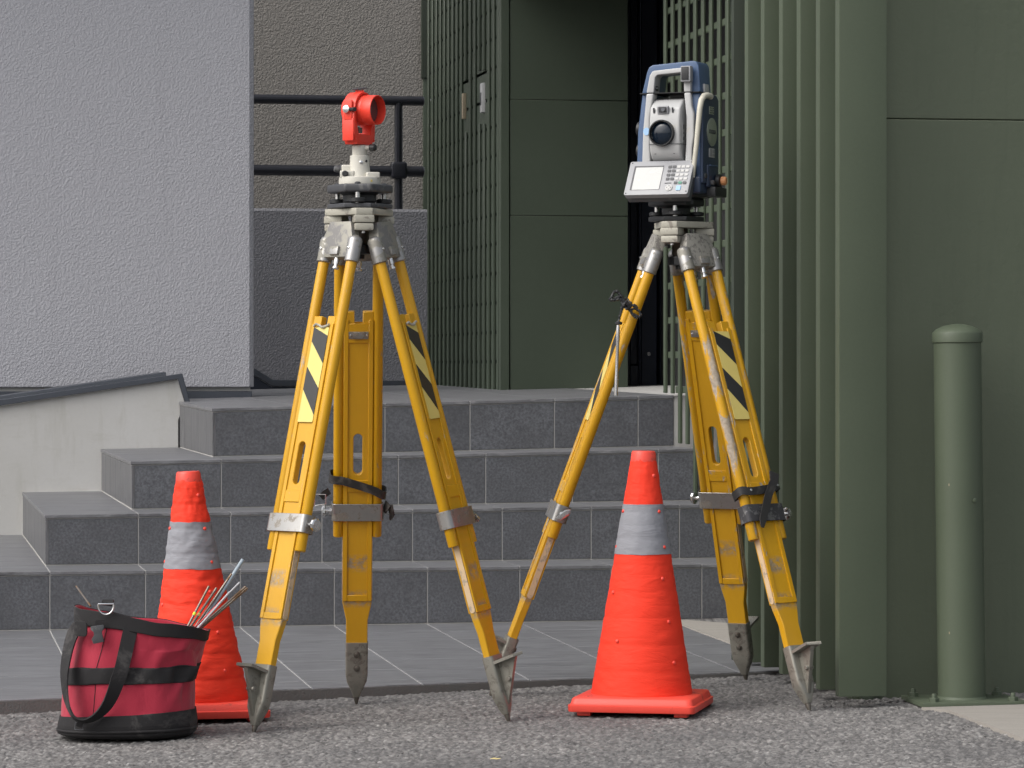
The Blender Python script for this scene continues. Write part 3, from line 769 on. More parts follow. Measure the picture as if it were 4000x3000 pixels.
# ================================================================== OBJECTS
# ------------------------------------------------------------------ tripods
def leg_meshes():
    """shared pieces of a tripod leg; x across, y outwards, z up the leg from the tip"""
    R = {}
    # board: foot neck, shoulder, long slide with a notch on top and a hand slot
    def outline(w, neck, z0, z1, z2, top, notch):
        o = [(neck, z0), (neck, z1), (w, z2), (w, top)]
        half = [(notch, top), (notch, top - .034)]
        return o + half + [(-a, b) for a, b in reversed(half)] + [(-a, b) for a, b in reversed(o)]
    bm = BM(); add_plate(bm, [outline(.0372, .0275, .15, .232, .278, 1.045, .0105), stadium(0, .62, .727, .0115)], -.0095, .0095)
    R['board'] = fin(bm, 'board', bevel=.0016, seg=1)
    bm = BM()
    for s in (-1, 1):
        for y in (-1, 1): add_box(bm, (s * .0315, y * .0108, .655), (.0114, .0044, .74))
    for y in (-1, 1):
        add_box(bm, (0, y * .0105, .99), (.052, .004, .05)); add_box(bm, (0, y * .0105, .59), (.052, .004, .03)); add_box(bm, (0, y * .0105, .292), (.052, .004, .016))
    R['border'] = fin(bm, 'raised_border', bevel=.0009, seg=1)
    bm = BM()
    for s in (-1, 1): add_plate(bm, [stadium(0, .285, .52, .0075)], -.0012, .0012, Matrix.Translation((s * .0376, 0, 0)) @ Matrix.Rotation(math.radians(90), 4, 'Z'))
    R['groove'] = fin(bm, 'side_groove')
    # foot: sleeve, blade narrowing to the tip, step with teeth
    bm = BM()
    sec = [(.172, .029, .0155), (.085, .0285, .0150), (.068, .026, .0165), (.040, .014, .0135), (.024, .0085, .0085)]
    rings = []
    for z, a, b in sec:
        rings.append([V((x, y, z)) for x, y in rrect(-a, -b, a, b, min(a, b) * .45, 4)])
    add_loft(bm, rings)
    R['sleeve'] = fin(bm, 'foot_sleeve', smooth=32)
    bm = BM(); add_turn(bm, [(.0075, .03), (.0075, .020), (.0058, .012), (.0022, 0)], n=14); R['tip'] = fin(bm, 'foot_tip')
    bm = BM()
    n = 9; out = []
    for i in range(n + 1):                                    # toothed rim
        x = -.026 + .052 * i / n
        out.append((x, .072)); 
        if i < n: out.append((x + .052 / n / 2, .0675))
    top = [(-.0265, .012)] + out + [(.0265, .012)]
    lo = [bm.verts.new((a, b, .150 + (b - .012) * .12)) for a, b in top]; hi = [bm.verts.new((a, b, .1575 + (b - .012) * .12)) for a, b in top]
    bm.faces.new(hi); bm.faces.new(list(reversed(lo)))
    for i in range(len(top)): bm.faces.new((lo[i], lo[(i + 1) % len(top)], hi[(i + 1) % len(top)], hi[i]))
    R['step'] = fin(bm, 'foot_step', smooth=0)
    bm = BM()
    add_plate(bm, [[(.010, .151), (.066, .156), (.0125, .042), (.008, .042)]], -.006, .006, Matrix.Rotation(math.radians(90), 4, 'Z'))
    add_turn(bm, [(.0062, -.012), (.0062, .012)], (0, .034, .108), (1, 0, 0), 10)
    R['web'] = fin(bm, 'foot_web', bevel=.0006, seg=1)
    bm = BM()
    for z in (.105, .142): add_turn(bm, [(.0085, 0), (.0085, .0015), (.0062, .0022), (.0062, .0055), (.004, .0065)], (0, -.0155, z), (0, -1, 0), 14)
    R['bolts'] = fin(bm, 'sleeve_bolts')
    # clamp band with turning screw
    bm = BM()
    a, b, th = .0665, .0205, .0028
    add_plate(bm, [rrect(-a, -b, a, b, .012, 5), rrect(-a + th, -b + th, a - th, b - th, .0095, 5)], .500, .545, Matrix(((1, 0, 0, 0), (0, 0, 1, 0), (0, 1, 0, 0), (0, 0, 0, 1))))
    R['band'] = fin(bm, 'clamp_band', bevel=.0007, seg=1, weld=True)
    bm = BM(); zc = .522
    add_turn(bm, [(.0075, 0), (.0075, .006), (.005, .007), (.005, .016)], (.0665, 0, zc), (1, 0, 0), 14)
    R['screw'] = fin(bm, 'clamp_screw')
    bm = BM(); add_turn(bm, [(.012, 0), (.0165, .002), (.0165, .008), (.013, .0105)], (.0815, 0, zc), (1, 0, 0), 10); R['knob'] = fin(bm, 'clamp_knob', smooth=25)
    bm = BM()
    add_plate(bm, [[(-.006, -.022), (.006, -.022), (.009, .012), (.003, .024), (-.003, .024), (-.009, .012)]], -.0035, .0035, Matrix.Translation((.089, 0, zc)) @ Matrix.Rotation(math.radians(35), 4, 'X') @ Matrix.Rotation(math.radians(90), 4, 'Z'))
    R['wing'] = fin(bm, 'clamp_wing', bevel=.0015)
    # casting on top of the leg: measured down from the hinge at z = 0
    bm = BM()
    add_plate(bm, [[(-.054, -.098), (.054, -.098), (.058, -.092), (.055, -.058), (.044, -.030), (.036, -.006), (-.036, -.006), (-.044, -.030), (-.055, -.058), (-.058, -.092)]], -.0145, .0145)
    R['yoke'] = fin(bm, 'yoke_plate', bevel=.003, seg=2)
    R['sockets'] = []
    for s in (-1, 1):
        bm = BM(); add_turn(bm, [(.0155, -.108), (.0182, -.106), (.0182, -.052), (.016, -.046), (.008, -.040)], (s * .0485, 0, 0), (0, 0, 1), 20)
        R['sockets'].append(fin(bm, 'rail_socket'))
    bm = BM(); add_turn(bm, [(.003, 0), (.003, .0025), (.001, .0035)], (.0485, .0178, -.075), (0, 1, 0), 10); add_turn(bm, [(.003, 0), (.003, .0025), (.001, .0035)], (-.0485, .0178, -.075), (0, 1, 0), 10)
    R['rivet'] = fin(bm, 'rivets')
    bm = BM(); add_box(bm, (0, .015, -.082), (.030, .014, .022)); R['nut'] = fin(bm, 'yoke_nut', bevel=.003)
    bm = BM(); add_turn(bm, [(.0075, 0), (.0075, .016), (.0055, .017), (.0055, .022), (.0085, .023), (.0085, .028)], (0, .003, -.097), (0, 0, -1), 14); R['stud'] = fin(bm, 'yoke_bolt')
    bm = BM(); add_box(bm, (0, -.0125, .985), (.050, .003, .019)); add_box(bm, (0, -.0155, .985), (.030, .007, .016)); R['clip'] = fin(bm, 'spring_clip', bevel=.0012)
    bm = BM()
    for s in (-1, 1): add_turn(bm, [(.003, 0), (.003, .002), (.001, .003)], (s * .0205, -.0135, .985), (0, -1, 0), 10)
    R['clip_screws'] = fin(bm, 'clip_screws')
    # warning sticker: backing plus dark slanting stripes
    bm = BM(); add_plate(bm, [rrect(-.026, .775, .026, 1.015, .003, 2)], .0132, .0142); R['tape'] = fin(bm, 'warning_tape', smooth=0)
    bm = BM(); T0 = 1.0155
    for l0, l1, r0, r1 in ((0, .036, .022, .092), (.10, .158, .155, .222)):
        add_plate(bm, [[(-.0262, T0 - l0), (-.0262, T0 - l1), (.0262, T0 - r1), (.0262, T0 - r0)]], .0138, .0146)
    R['stripeA'] = fin(bm, 'stripe', smooth=0)
    bm = BM(); rr = []
    for i in range(7):                                        # torn roll of tape at the end of a sticker
        rr.append(V((-.026 + i * .0087, .0165 + .003 * math.sin(i * 2.1), 1.018 + .004 * math.sin(i * 1.3))))
    add_tube(bm, rr, .0032, 6); R['curl'] = fin(bm, 'tape_curl')
    return R
LEG = leg_meshes()

def leg_frame(hinge, tip, outward):
    up = (hinge - tip); L = up.length; a = up.normalized()
    n = V((outward.x, outward.y, 0)); n = (n - a * n.dot(a)).normalized()
    w = a.cross(n)
    return Matrix(((w.x, n.x, a.x, tip.x), (w.y, n.y, a.y, tip.y), (w.z, n.z, a.z, tip.z), (0, 0, 0, 1))), L

def strap_mesh(tilt, z, end=True, seed=0):
    """leather strap slung round a leg; tilt = rise per metre across"""
    bm = BM(); pts, wd = [], []
    a, b = .072, .024
    for i in range(41):
        th = 2 * math.pi * i / 40
        x = a * math.copysign(abs(math.cos(th)) ** .45, math.cos(th)); y = b * math.copysign(abs(math.sin(th)) ** .6, math.sin(th))
        pts.append((x, y, z + tilt * x + .004 * math.sin(3 * th + seed))); wd.append((-.12 * math.copysign(1, tilt), 0, 1))
    add_ribbon(bm, pts, wd, .021, .0026)
    return bm

def tripod(label, centre, zhead, tips, worn, stick, group, srot):
    base = V((centre[0], centre[1], zg(*centre)))
    e = thing('survey_tripod', label, 'tripod', base, 0, group)
    inv = Matrix.Translation(-base)
    Y = M['yellow_worn'] if worn else M['yellow']
    hc = V((centre[0], centre[1], zhead))
    angs = []
    for i, tp in enumerate(tips):
        out = V((tp.x - hc.x, tp.y - hc.y, 0)).normalized()
        if srot[i]: out = V((srot[i][0], srot[i][1], 0)).normalized()
        angs.append(math.atan2(out.y, out.x))
        hinge = hc + (out + V((tp.x - hc.x, tp.y - hc.y, 0)).normalized()).normalized() * .052 + V((0, 0, -.030))
        Mx, L = leg_frame(hinge, tp - V((0, 0, .006)), out)
        ML = inv @ Mx; MT = ML @ Matrix.Translation((0, 0, L))
        P = lambda nm, me, mt, mm=ML, par=None: put(nm, me, mt, e if par is None else par, mm if par is None else None)
        leg = P('leg_board', LEG['board'].copy(), M['yellow_board'])
        P('raised_border', LEG['border'].copy(), Y, ML, leg)
        P('side_groove', LEG['groove'].copy(), M['wood'], ML, leg)
        for s in (-1, 1):
            bm = BM(); add_turn(bm, [(.0122, .455), (.0136, .4575), (.0136, L - .1), (.012, L - .07)], (s * .0485, 0, 0), (0, 0, 1), 20)
            P('leg_rail', fin(bm, 'leg_rail'), Y)
        P('clamp_band', LEG['band'].copy(), M['band_old'] if (worn and i == 0) else M['band'])
        P('clamp_screw', LEG['screw'].copy(), M['chrome'])
        P('clamp_wing' if i == 2 or not worn and i == 2 else 'clamp_knob', (LEG['wing'] if i == 2 else LEG['knob']).copy(), M['chrome'])
        sl = P('foot', LEG['sleeve'].copy(), M['steel'])
        P('tip', LEG['tip'].copy(), M['steel_dark'], ML, sl); P('step', LEG['step'].copy(), M['steel'], ML, sl)
        P('web', LEG['web'].copy(), M['steel'], ML, sl); P('bolts', LEG['bolts'].copy(), M['steel_dark'], ML, sl)
        yk = P('yoke', LEG['yoke'].copy(), M['yoke_chip'] if worn else M['yoke'], MT)
        for q in LEG['sockets']: P('socket', q.copy(), M['socket'], MT, yk)
        P('rivets', LEG['rivet'].copy(), M['chrome'], MT, yk); P('nut', LEG['nut'].copy(), M['socket'], MT, yk); P('bolt', LEG['stud'].copy(), M['chrome'], MT, yk)
        P('spring_clip', LEG['clip'].copy(), M['band'], ML, leg); P('clip_screws', LEG['clip_screws'].copy(), M['chrome'], ML, leg)
        if stick[i]:
            tp_ = P('warning_tape', LEG['tape'].copy(), M['yel_tape'], ML); P('stripe', LEG['stripe' + stick[i][0]].copy(), M['blk_tape'], ML, tp_)
            if len(stick[i]) > 1: P('tape_curl', LEG['curl'].copy(), M['head'], ML, tp_)
        if not worn and i < 3 and i != 1:
            bm = BM(); add_plate(bm, [[(-.024, -.052), (.006, -.054), (.012, -.030), (-.018, -.028)]], .0122, .0128)
            P('tape_patch', fin(bm, 'tape_patch', smooth=0), M['tan_tape'], MT, yk)
        if (not worn and i == 1) or (worn and i == 0):
            bm = strap_mesh(.32 if not worn else .10, .592 if not worn else .585)
            sp_ = P('strap', fin(bm, 'strap'), M['leather'])
            if not worn:
                bm = BM(); add_ribbon(bm, [(.072, -.006, .577), (.085, -.012, .570), (.094, -.018, .562)], [(0, .2, 1)] * 3, .018, .0026)
                P('strap_end', fin(bm, 'strap_end'), M['leather'], ML, sp_)
                bm = BM(); c = V((.096, -.020, .558)); add_tube(bm, [c + V((a, 0, b)) for a, b in ((-.014, -.013), (.014, -.016), (.014, .014), (-.014, .013), (-.014, -.013))], .0018, 6)
                P('buckle', fin(bm, 'buckle'), M['chrome'], ML, sp_)
                bm = BM(); add_ribbon(bm, [(-.068, -.006, .52), (-.078, -.010, .545), (-.082, -.010, .54), (-.088, -.010, .515), (-.084, -.008, .50)], [(.6, .7, .3)] * 5, [.014, .022, .024, .018, .006], .003)
                P('strap_end', fin(bm, 'strap_end'), M['leather'], ML, sp_)
            else:
                bm = BM(); add_ribbon(bm, [(.052, .027, .625), (.040, .030, .600), (.010, .031, .565), (-.012, .032, .530), (-.034, .034, .497), (-.042, .035, .478)], [(1, .0, .35)] * 6, [.03, .024, .022, .022, .02, .008], .003)
                P('strap_end', fin(bm, 'strap_end'), M['leather'], ML, sp_)
                bm = BM()
                for a, b in ((-.04, .581), (.055, .592)): add_turn(bm, [(.004, 0), (.004, .002), (.002, .003)], (a, .0245, b), (0, 1, 0), 10)
                P('studs', fin(bm, 'studs'), M['chrome'], ML, sp_)
    # head: plate on three hinge blocks between the legs
    MH = Matrix.Translation(hc - base)
    bm = BM(); pts = []
    angs.sort()
    mids = [(angs[i] + ((angs[(i + 1) % 3] - angs[i]) % (2 * math.pi)) / 2) for i in range(3)]
    rim = []
    for m in mids:
        for d in (-.235, .235): rim.append((m + d, .088))
    rim.sort(key=lambda q: q[0] % (2 * math.pi))
    poly = [(r * math.cos(a), r * math.sin(a)) for a, r in rim]
    lo = [bm.verts.new((a, b, -.0165)) for a, b in poly]; hi = [bm.verts.new((a, b, 0)) for a, b in poly]
    bm.faces.new(hi); bm.faces.new(list(reversed(lo)))
    for i in range(len(poly)): bm.faces.new((lo[i], lo[(i + 1) % len(poly)], hi[(i + 1) % len(poly)], hi[i]))
    hd = put('head_plate', fin(bm, 'head_plate', bevel=.0025, seg=2), M['head'], e, MH)
    for m in mids:
        Rz = Matrix.Rotation(m, 3, 'Z')
        bm = BM(); add_box(bm, Rz @ V((.063, 0, -.0265)), (.049, .050, .0195), Rz); put('hinge_block', fin(bm, 'hinge_block', bevel=.004), M['head'], hd)
        bm = BM(); add_box(bm, Rz @ V((.063, 0, -.0465)), (.047, .047, .0185), Rz); put('hinge_cap', fin(bm, 'hinge_cap', bevel=.005), M['head'], hd)
        bm = BM(); add_turn(bm, [(.005, 0), (.005, .006), (.003, .007)], Rz @ V((.063, 0, -.0558)), (0, 0, -1), 12); put('hinge_bolt', fin(bm, 'hinge_bolt'), M['chrome'], hd)
    bm = BM(); add_turn(bm, [(.021, -.016), (.021, -.085), (.018, -.09)], n=20); put('centre_screw', fin(bm, 'centre_screw'), M['steel_dark'], hd)
    bm = BM(); add_turn(bm, [(.030, -.09), (.032, -.095), (.032, -.112), (.012, -.114), (.012, -.124)], n=12); put('screw_knob', fin(bm, 'screw_knob', smooth=20), M['black'], hd)
    return e

TL = [on_ground(989, 2862), on_ground(1392, 2745), on_ground(1989, 2816)]
TR = [on_ground(3164, 2774), on_ground(2915, 2655), on_ground(1913, 2719)]
cL = ((1405 - 2000) / F * 8.85, 8.85); zL = HC + (HOR - 817) / F * 8.85
cR = ((2656 - 2000) / F * 9.29, 9.29); zR = HC + (HOR - 868) / F * 9.29
tripod('yellow wooden survey tripod on the left carrying the red prism target', cL, zL, TL, False, ['A+', None, 'A+'], 'survey tripods in front of the steps', [None, None, (.89, -.45)])
tripod('scuffed yellow survey tripod on the right carrying the blue and white instrument', cR, zR, TR, True, ['A', None, 'A'], 'survey tripods in front of the steps', [None, None, (-.98, -.13)])

# ------------------------------------------------------------------ tribrach shared by both instruments
def tribrach(e, z0, r, h_plate, mat_body, ang0, zs):
    """base plate, three levelling screws, body; returns the height of its top"""
    zp, zk0, zk1, zb0, zb1 = zs
    tri = lambda rad, cut: [(rad * math.cos(ang0 + 2 * math.pi * i / 3 + d), rad * math.sin(ang0 + 2 * math.pi * i / 3 + d)) for i in range(3) for d in (-cut, cut)]
    def prism(poly, a, b, bev, nm, mt, par):
        bm = BM(); lo = [bm.verts.new((x, y, a)) for x, y in poly]; hi = [bm.verts.new((x, y, b)) for x, y in poly]
        bm.faces.new(hi); bm.faces.new(list(reversed(lo)))
        for i in range(len(poly)): bm.faces.new((lo[i], lo[(i + 1) % len(poly)], hi[(i + 1) % len(poly)], hi[i]))
        return put(nm, fin(bm, nm, bevel=bev, seg=3), mt, par)
    prism(tri(r * .98, .42), z0, zp, .002, 'base_plate', M['dkgrey'] if mat_body == 'dkgrey' else M['black'], e)
    b = prism(tri(r * 1.0, .40), zb0, zb1, .006, 'tribrach_body', M[mat_body], e)
    for i in range(3):
        a = ang0 + 2 * math.pi * i / 3; c = (r * .80 * math.cos(a), r * .80 * math.sin(a))
        bm = BM(); n = 40
        ringf = lambda z, rr, k: [V((c[0] + (rr + (k if j % 2 else 0)) * math.cos(2 * math.pi * j / n), c[1] + (rr + (k if j % 2 else 0)) * math.sin(2 * math.pi * j / n), z)) for j in range(n)]
        add_loft(bm, [ringf(zk0, .017, 0), ringf(zk0 + .002, .0195, .0008), ringf(zk1 - .002, .0195, .0008), ringf(zk1, .017, 0)])
        k = put('levelling_screw', fin(bm, 'levelling_screw', smooth=50), M['black'], e)
        bm = BM(); add_cyl(bm, (c[0], c[1], zp - .002), (c[0], c[1], zb0 + .004), .0062, n=14); put('shaft', bm, M['chrome'], k)
        bm = BM(); add_turn(bm, [(.0078, 0), (.0078, .004), (.005, .006)], (c[0], c[1], zb1 - .001), (0, 0, 1), 14); put('cap', fin(bm, 'cap'), M['dkgrey'], k)
    # locking lever and little screws under the body
    bm = BM(); add_turn(bm, [(r * .42, zp), (r * .5, zp + .006), (r * .5, zb0 - .006), (r * .6, zb0 + .002)], n=24); put('tribrach_core', fin(bm, 'tribrach_core'), M['black'], e)
    bm = BM(); a = ang0 + .75; add_box(bm, (r * .72 * math.cos(a), r * .72 * math.sin(a), (zb0 + zb1) / 2), (.02, .012, .012), Matrix.Rotation(a, 3, 'Z')); put('lock_lever', fin(bm, 'lock_lever', bevel=.003), M['dkgrey'], e)
    return b

# ------------------------------------------------------------------ red prism target on the left tripod
e = thing('prism_target', 'red prism reflector on an ivory carrier with dark levelling base', 'survey target', (cL[0], cL[1], zL))
tribrach(e, .0015, .084, .012, 'dkgrey', math.radians(-92), (.0125, .0142, .0258, .0395, .0605))
bm = BM(); add_turn(bm, [(.048, .0608), (.052, .0618), (.0525, .067), (.0512, .0775), (.049, .0795), (.03, .080)], n=36); carrier = put('carrier_base', fin(bm, 'carrier_base', smooth=30), M['ivory'], e)
for c_, s_, a_ in (((-.030, -.010, .0855), (.036, .034, .0195), 0), ((-.030, .004, .0985), (.030, .030, .0235), 0), ((.031, -.012, .0835), (.034, .036, .0155), .25)):
    bm = BM(); add_box(bm, c_, s_, Matrix.Rotation(a_, 3, 'Z')); put('housing', fin(bm, 'housing', bevel=.004, seg=3), M['ivory'], carrier)
bm = BM(); add_turn(bm, [(.0285, .079), (.0262, .092), (.0247, .11), (.0240, .1325), (.0225, .1335)], n=32); put('column', fin(bm, 'column', smooth=30), M['ivory'], e)
bm = BM(); add_turn(bm, [(.0182, .1333), (.0186, .1345), (.0186, .158), (.017, .159)], n=32); put('upper_column', fin(bm, 'upper_column'), M['ivory'], e)
bm = BM(); add_turn(bm, [(.0055, 0), (.0055, .014)], (-.003 + .0165, -.008, .1525), (.93, -.36, 0), 14); put('clamp_arm', fin(bm, 'clamp_arm'), M['ivory'], e)
bm = BM(); add_turn(bm, [(.008, 0), (.0095, .002), (.0095, .013), (.0075, .0155)], (.026, -.012, .1525), (.93, -.36, 0), 14); put('clamp_knob', fin(bm, 'clamp_knob', smooth=20), M['black'], e)
bm = BM(); add_turn(bm, [(.0065, 0), (.0075, .0015), (.0075, .012), (.006, .0135)], (-.0335, -.024, .087), (-.15, -1, 0), 14); put('focus_knob', fin(bm, 'focus_knob'), M['black'], e)
bm = BM(); add_turn(bm, [(.0045, 0), (.0045, .0015), (.0015, .003)], (.0045, -.0238, .1155), (.15, -1, .05), 12); put('screw', fin(bm, 'screw'), M['chrome'], e)
bm = BM(); add_turn(bm, [(.003, 0), (.0035, .0012), (.003, .0025)], (.0165, -.0185, .119), (.75, -.66, 0), 10); put('hole', fin(bm, 'hole'), M['black'], e)
bm = BM(); add_turn(bm, [(.0125, 0), (.0125, .006), (.008, .007), (.009, .013), (.0075, .020), (.004, .022)], (-.043, .004, .099), (-1, -.15, .12), 18); put('eyepiece', fin(bm, 'eyepiece'), M['dkgrey'], e)
bm = BM(); add_turn(bm, [(.003, 0), (.003, .001)], (.031, -.0415, .0685), (.6, -.8, 0), 10); put('yellow_dot', fin(bm, 'yellow_dot'), M['yel_tape'], carrier)
# holder: fork whose arms stand left-front and right-back of the prism
AX = V((.86, -.51, -.02)).normalized(); PP = V((.51, .86, 0)).normalized()      # prism axis, fork direction
H = thing  # noqa
def hv(p, a, z): return PP * p + AX * a + V((0, 0, z))
MHold = Matrix(((PP.x, AX.x, 0, 0), (PP.y, AX.y, 0, 0), (PP.z, 0, 1, 0), (0, 0, 0, 1)))
bm = BM()
arc = [(.0455 * math.cos(math.radians(a)), .2465 + .0455 * math.sin(math.radians(a))) for a in range(20, 161, 14)]
outer = [(.034, .1605), (.048, .190), (.0475, .222)] + [(.0475, .232)] + arc + [(-.0475, .232), (-.0475, .222), (-.048, .190), (-.034, .1605)]
inner = [(.039 * math.cos(math.radians(a)), .2465 + .039 * math.sin(math.radians(a))) for a in range(-28, 209, 14)]
inner = inner + [(-.0355, .215), (-.026, .186), (.026, .186), (.0355, .215)]
add_plate(bm, [outer, inner], -.021, .015, MHold)
holder = put('holder', fin(bm, 'holder', bevel=.002), M['redplastic'], e)
bm = BM()
Rm = MHold.to_3x3()
for s in (-1, 1):
    for z_, w_, h_, t_ in ((.196, .032, .055, .004), (.245, .024, .05, .006)):
        bm = BM(); add_box(bm, hv(s * .0475, -.003, z_), (t_, w_, h_), Rm); put('arm_cover', fin(bm, 'arm_cover', bevel=.0018), M['redplastic'], holder)
bm = BM(); add_cyl(bm, hv(0, -.004, .159), hv(0, -.004, .163), .016, n=24); put('holder_foot', bm, M['steel_dark'], holder)
pc = V((.004, 0, .2465)); n = 48
bm = BM()
prof = [(.020, -.046, 0), (.031, -.040, 0), (.0355, -.028, 0), (.0365, -.012, 0), (.0372, -.010, .0012), (.0372, .010, .0012), (.0368, .0125, 0), (.0362, .020, 0), (.0372, .022, 0), (.0368, .049, 0), (.0352, .050, 0), (.0345, .047, 0), (.0325, .022, 0)]
xa, ya, _ = frame_of(AX); rings = []
for r, h, k in prof: rings.append([pc + AX * h + (xa * math.cos(2 * math.pi * j / n) + ya * math.sin(2 * math.pi * j / n)) * (r + (k if j % 2 else -k * .3)) for j in range(n)])
add_loft(bm, rings, True, False)
housing = put('prism_housing', fin(bm, 'prism_housing', smooth=30), M['redplastic'], e)
bm = BM(); c0 = pc + AX * .024; ring = [c0 + (xa * math.cos(2 * math.pi * j / 36) + ya * math.sin(2 * math.pi * j / 36)) * .0328 for j in range(36)]
vs = [bm.verts.new(p) for p in ring]; apex = bm.verts.new(c0 - AX * .022)
for j in range(36): bm.faces.new((vs[j], vs[(j + 1) % 36], apex))
put('prism_facets', fin(bm, 'prism_facets', smooth=0), M['prism'], housing)
bm = BM(); add_turn(bm, [(.0325, .0265), (.032, .028)], pc, AX, 36); put('prism_glass', fin(bm, 'prism_glass'), M['prism'], housing)
bm = BM(); add_turn(bm, [(.007, 0), (.010, .001), (.010, .005), (.0095, .007), (.003, .0085)], hv(-.0505, -.004, .2465), -PP, 24); put('pivot_knob', fin(bm, 'pivot_knob'), M['chrome'], e)
bm = BM(); add_turn(bm, [(.0045, 0), (.005, .001), (.005, .016), (.0055, .017), (.0055, .021)], hv(-.049, .004, .2455), (AX * .9 - PP * .4), 14); put('lock_screw', fin(bm, 'lock_screw'), M['black'], e)
bm = BM(); add_box(bm, (.0, -.004, .3000), (.037, .012, .0042), Matrix.Rotation(math.radians(-6), 3, 'Y')); put('sight_vane', fin(bm, 'sight_vane', bevel=.0008), M['dkgrey'], e)
bm = BM(); add_box(bm, (.0, 0, .2925), (.022, .010, .008)); put('vane_foot', fin(bm, 'vane_foot', bevel=.002), M['redplastic'], e)
bm = BM(); add_turn(bm, [(.004, 0), (.004, .014)], hv(-.012, .006, .189), (0, 0, 1), 10); add_turn(bm, [(.004, 0), (.004, .014)], hv(-.004, .006, .189), (0, 0, 1), 10); put('spring', fin(bm, 'spring'), M['steel_dark'], holder)

# ------------------------------------------------------------------ total station on the right tripod
e = thing('total_station', 'blue and pale grey surveying instrument with keypad and lens on the right tripod', 'survey instrument', (cR[0] - .010, cR[1], zR), math.radians(-23))
tribrach(e, .0015, .075, .012, 'black', math.radians(-72), (.0135, .0165, .0275, .041, .0615))
YF, YB = -.062, .062                             # front and back of the side columns
outer = [(-.0885, .098), (-.0905, .16), (-.088, .235), (-.0755, .335), (-.0615, .392), (-.056, .4035), (-.046, .409), (.066, .4165), (.076, .414), (.0815, .404), (.086, .335), (.092, .235), (.0935, .16), (.0925, .098)]
inner = [(-.049, .125), (.049, .125), (.053, .20), (.054, .27), (.048, .332), (.046, .380), (.040, .386), (-.026, .382), (-.033, .376), (-.040, .332), (-.052, .27), (-.052, .20)]
ou_lo = [(-.0885, .098), (-.0905, .16), (-.088, .235), (-.0757, .3335), (-.0405, .3335), (-.052, .27), (-.052, .20), (-.049, .125), (.049, .125), (.053, .20), (.054, .27), (.0475, .3335), (.0862, .3335), (.092, .235), (.0935, .16), (.0925, .098)]
ou_hi = [(-.0755, .3353), (-.0615, .392), (-.056, .4035), (-.046, .409), (.066, .4165), (.076, .414), (.0815, .404), (.086, .3353), (.0475, .3353), (.047, .384), (.042, .389), (-.030, .384), (-.0365, .378), (-.0405, .3353)]
bm = BM(); add_plate(bm, [ou_lo], YF + .010, YB - .012); body = put('frame', fin(bm, 'frame', bevel=.007, seg=3), M['blue'], e)
bm = BM(); add_plate(bm, [ou_hi], YF + .010, .030); put('handle', fin(bm, 'handle', bevel=.006, seg=3), M['blue'], e)
fl_lo = [(-.070, .10), (-.0708, .16), (-.0685, .235), (-.0590, .3335), (-.0385, .3335), (-.050, .27), (-.050, .20), (-.047, .125), (.047, .125), (.051, .20), (.052, .27), (.0455, .3335), (.064, .3335), (.066, .30), (.0725, .28), (.073, .22), (.068, .19), (.068, .10)]
fl_hi = [(-.0588, .3353), (-.0495, .381), (-.043, .3905), (-.037, .393), (.056, .400), (.062, .3975), (.064, .390), (.064, .3353), (.0455, .3353), (.045, .380), (.040, .3865), (-.028, .3815), (-.0345, .3755), (-.0385, .3353)]
for nm, poly, a0, a1 in (('front_trim', fl_lo, YF - .003, YF + .03), ('back_trim', fl_lo, YB - .03, YB + .003), ('handle_trim', fl_hi, YF - .003, YF + .04)):
    bm = BM(); add_plate(bm, [poly], a0, a1); put(nm, fin(bm, nm, bevel=.0045, seg=3), M['white'], e)
bm = BM(); add_plate(bm, [[(-.0775, .3338), (.0875, .3338), (.0872, .3352), (-.0772, .3352)]], YF - .002, YB - .014); put('handle_joint', fin(bm, 'handle_joint', smooth=0), M['black'], e)
# round bearing covers beside the telescope
for s, xx in ((-1, -.060), (1, .060)):
    bm = BM(); add_turn(bm, [(.052, 0), (.052, .010), (.046, .014)], (xx, 0, .228), (s * -1, 0, 0), 40); put('bearing_cover', fin(bm, 'bearing_cover'), M['white'], e)
# telescope
tel = [(-.078, .182), (-.082, .215), (-.082, .262), (-.076, .294), (-.052, .316), (-.02, .324), (.05, .324), (.072, .31), (.08, .27), (.08, .20), (.066, .17), (.02, .150), (-.045, .150), (-.066, .162)]
bm = BM(); add_plate(bm, [tel], -.042, .042, Matrix.Translation((-.002, 0, 0)) @ Matrix.Rotation(math.radians(90), 4, 'Z'))
telo = put('telescope', fin(bm, 'telescope', bevel=.009, seg=3), M['white'], e)
bm = BM(); add_plate(bm, [[(.083, .1995), (-.085, .1995), (-.085, .2007), (.083, .2007)], ], -.0428, .0428, Matrix.Translation((-.002, 0, 0)) @ Matrix.Rotation(math.radians(90), 4, 'Z') @ Matrix.Scale(.965, 4, (1, 0, 0)))
put('seam', fin(bm, 'seam', smooth=0), M['dkgrey'], telo)
bm = BM(); add_turn(bm, [(.0345, 0), (.0345, .010), (.033, .012), (.0310, .012), (.0302, .004), (.030, .001)], (-.008, -.0815, .2285), (0, -1, 0), 44, True, False); ob = put('objective_ring', fin(bm, 'objective_ring', smooth=28), M['black'], telo)
bm = BM(); add_turn(bm, [(.0301, 0), (.026, .0034), (.018, .0062), (.009, .0076), (.0005, .0081)], (-.008, -.0818, .2285), (0, -1, 0), 44); put('objective_glass', fin(bm, 'objective_glass', smooth=60), M['glass'], ob)
bm = BM(); add_box(bm, (-.006, -.0795, .2885), (.032, .010, .022), Matrix.Rotation(math.radians(14), 3, 'X')); g1 = put('guide_light', fin(bm, 'guide_light', bevel=.004, seg=3), M['panelgrey'], telo)
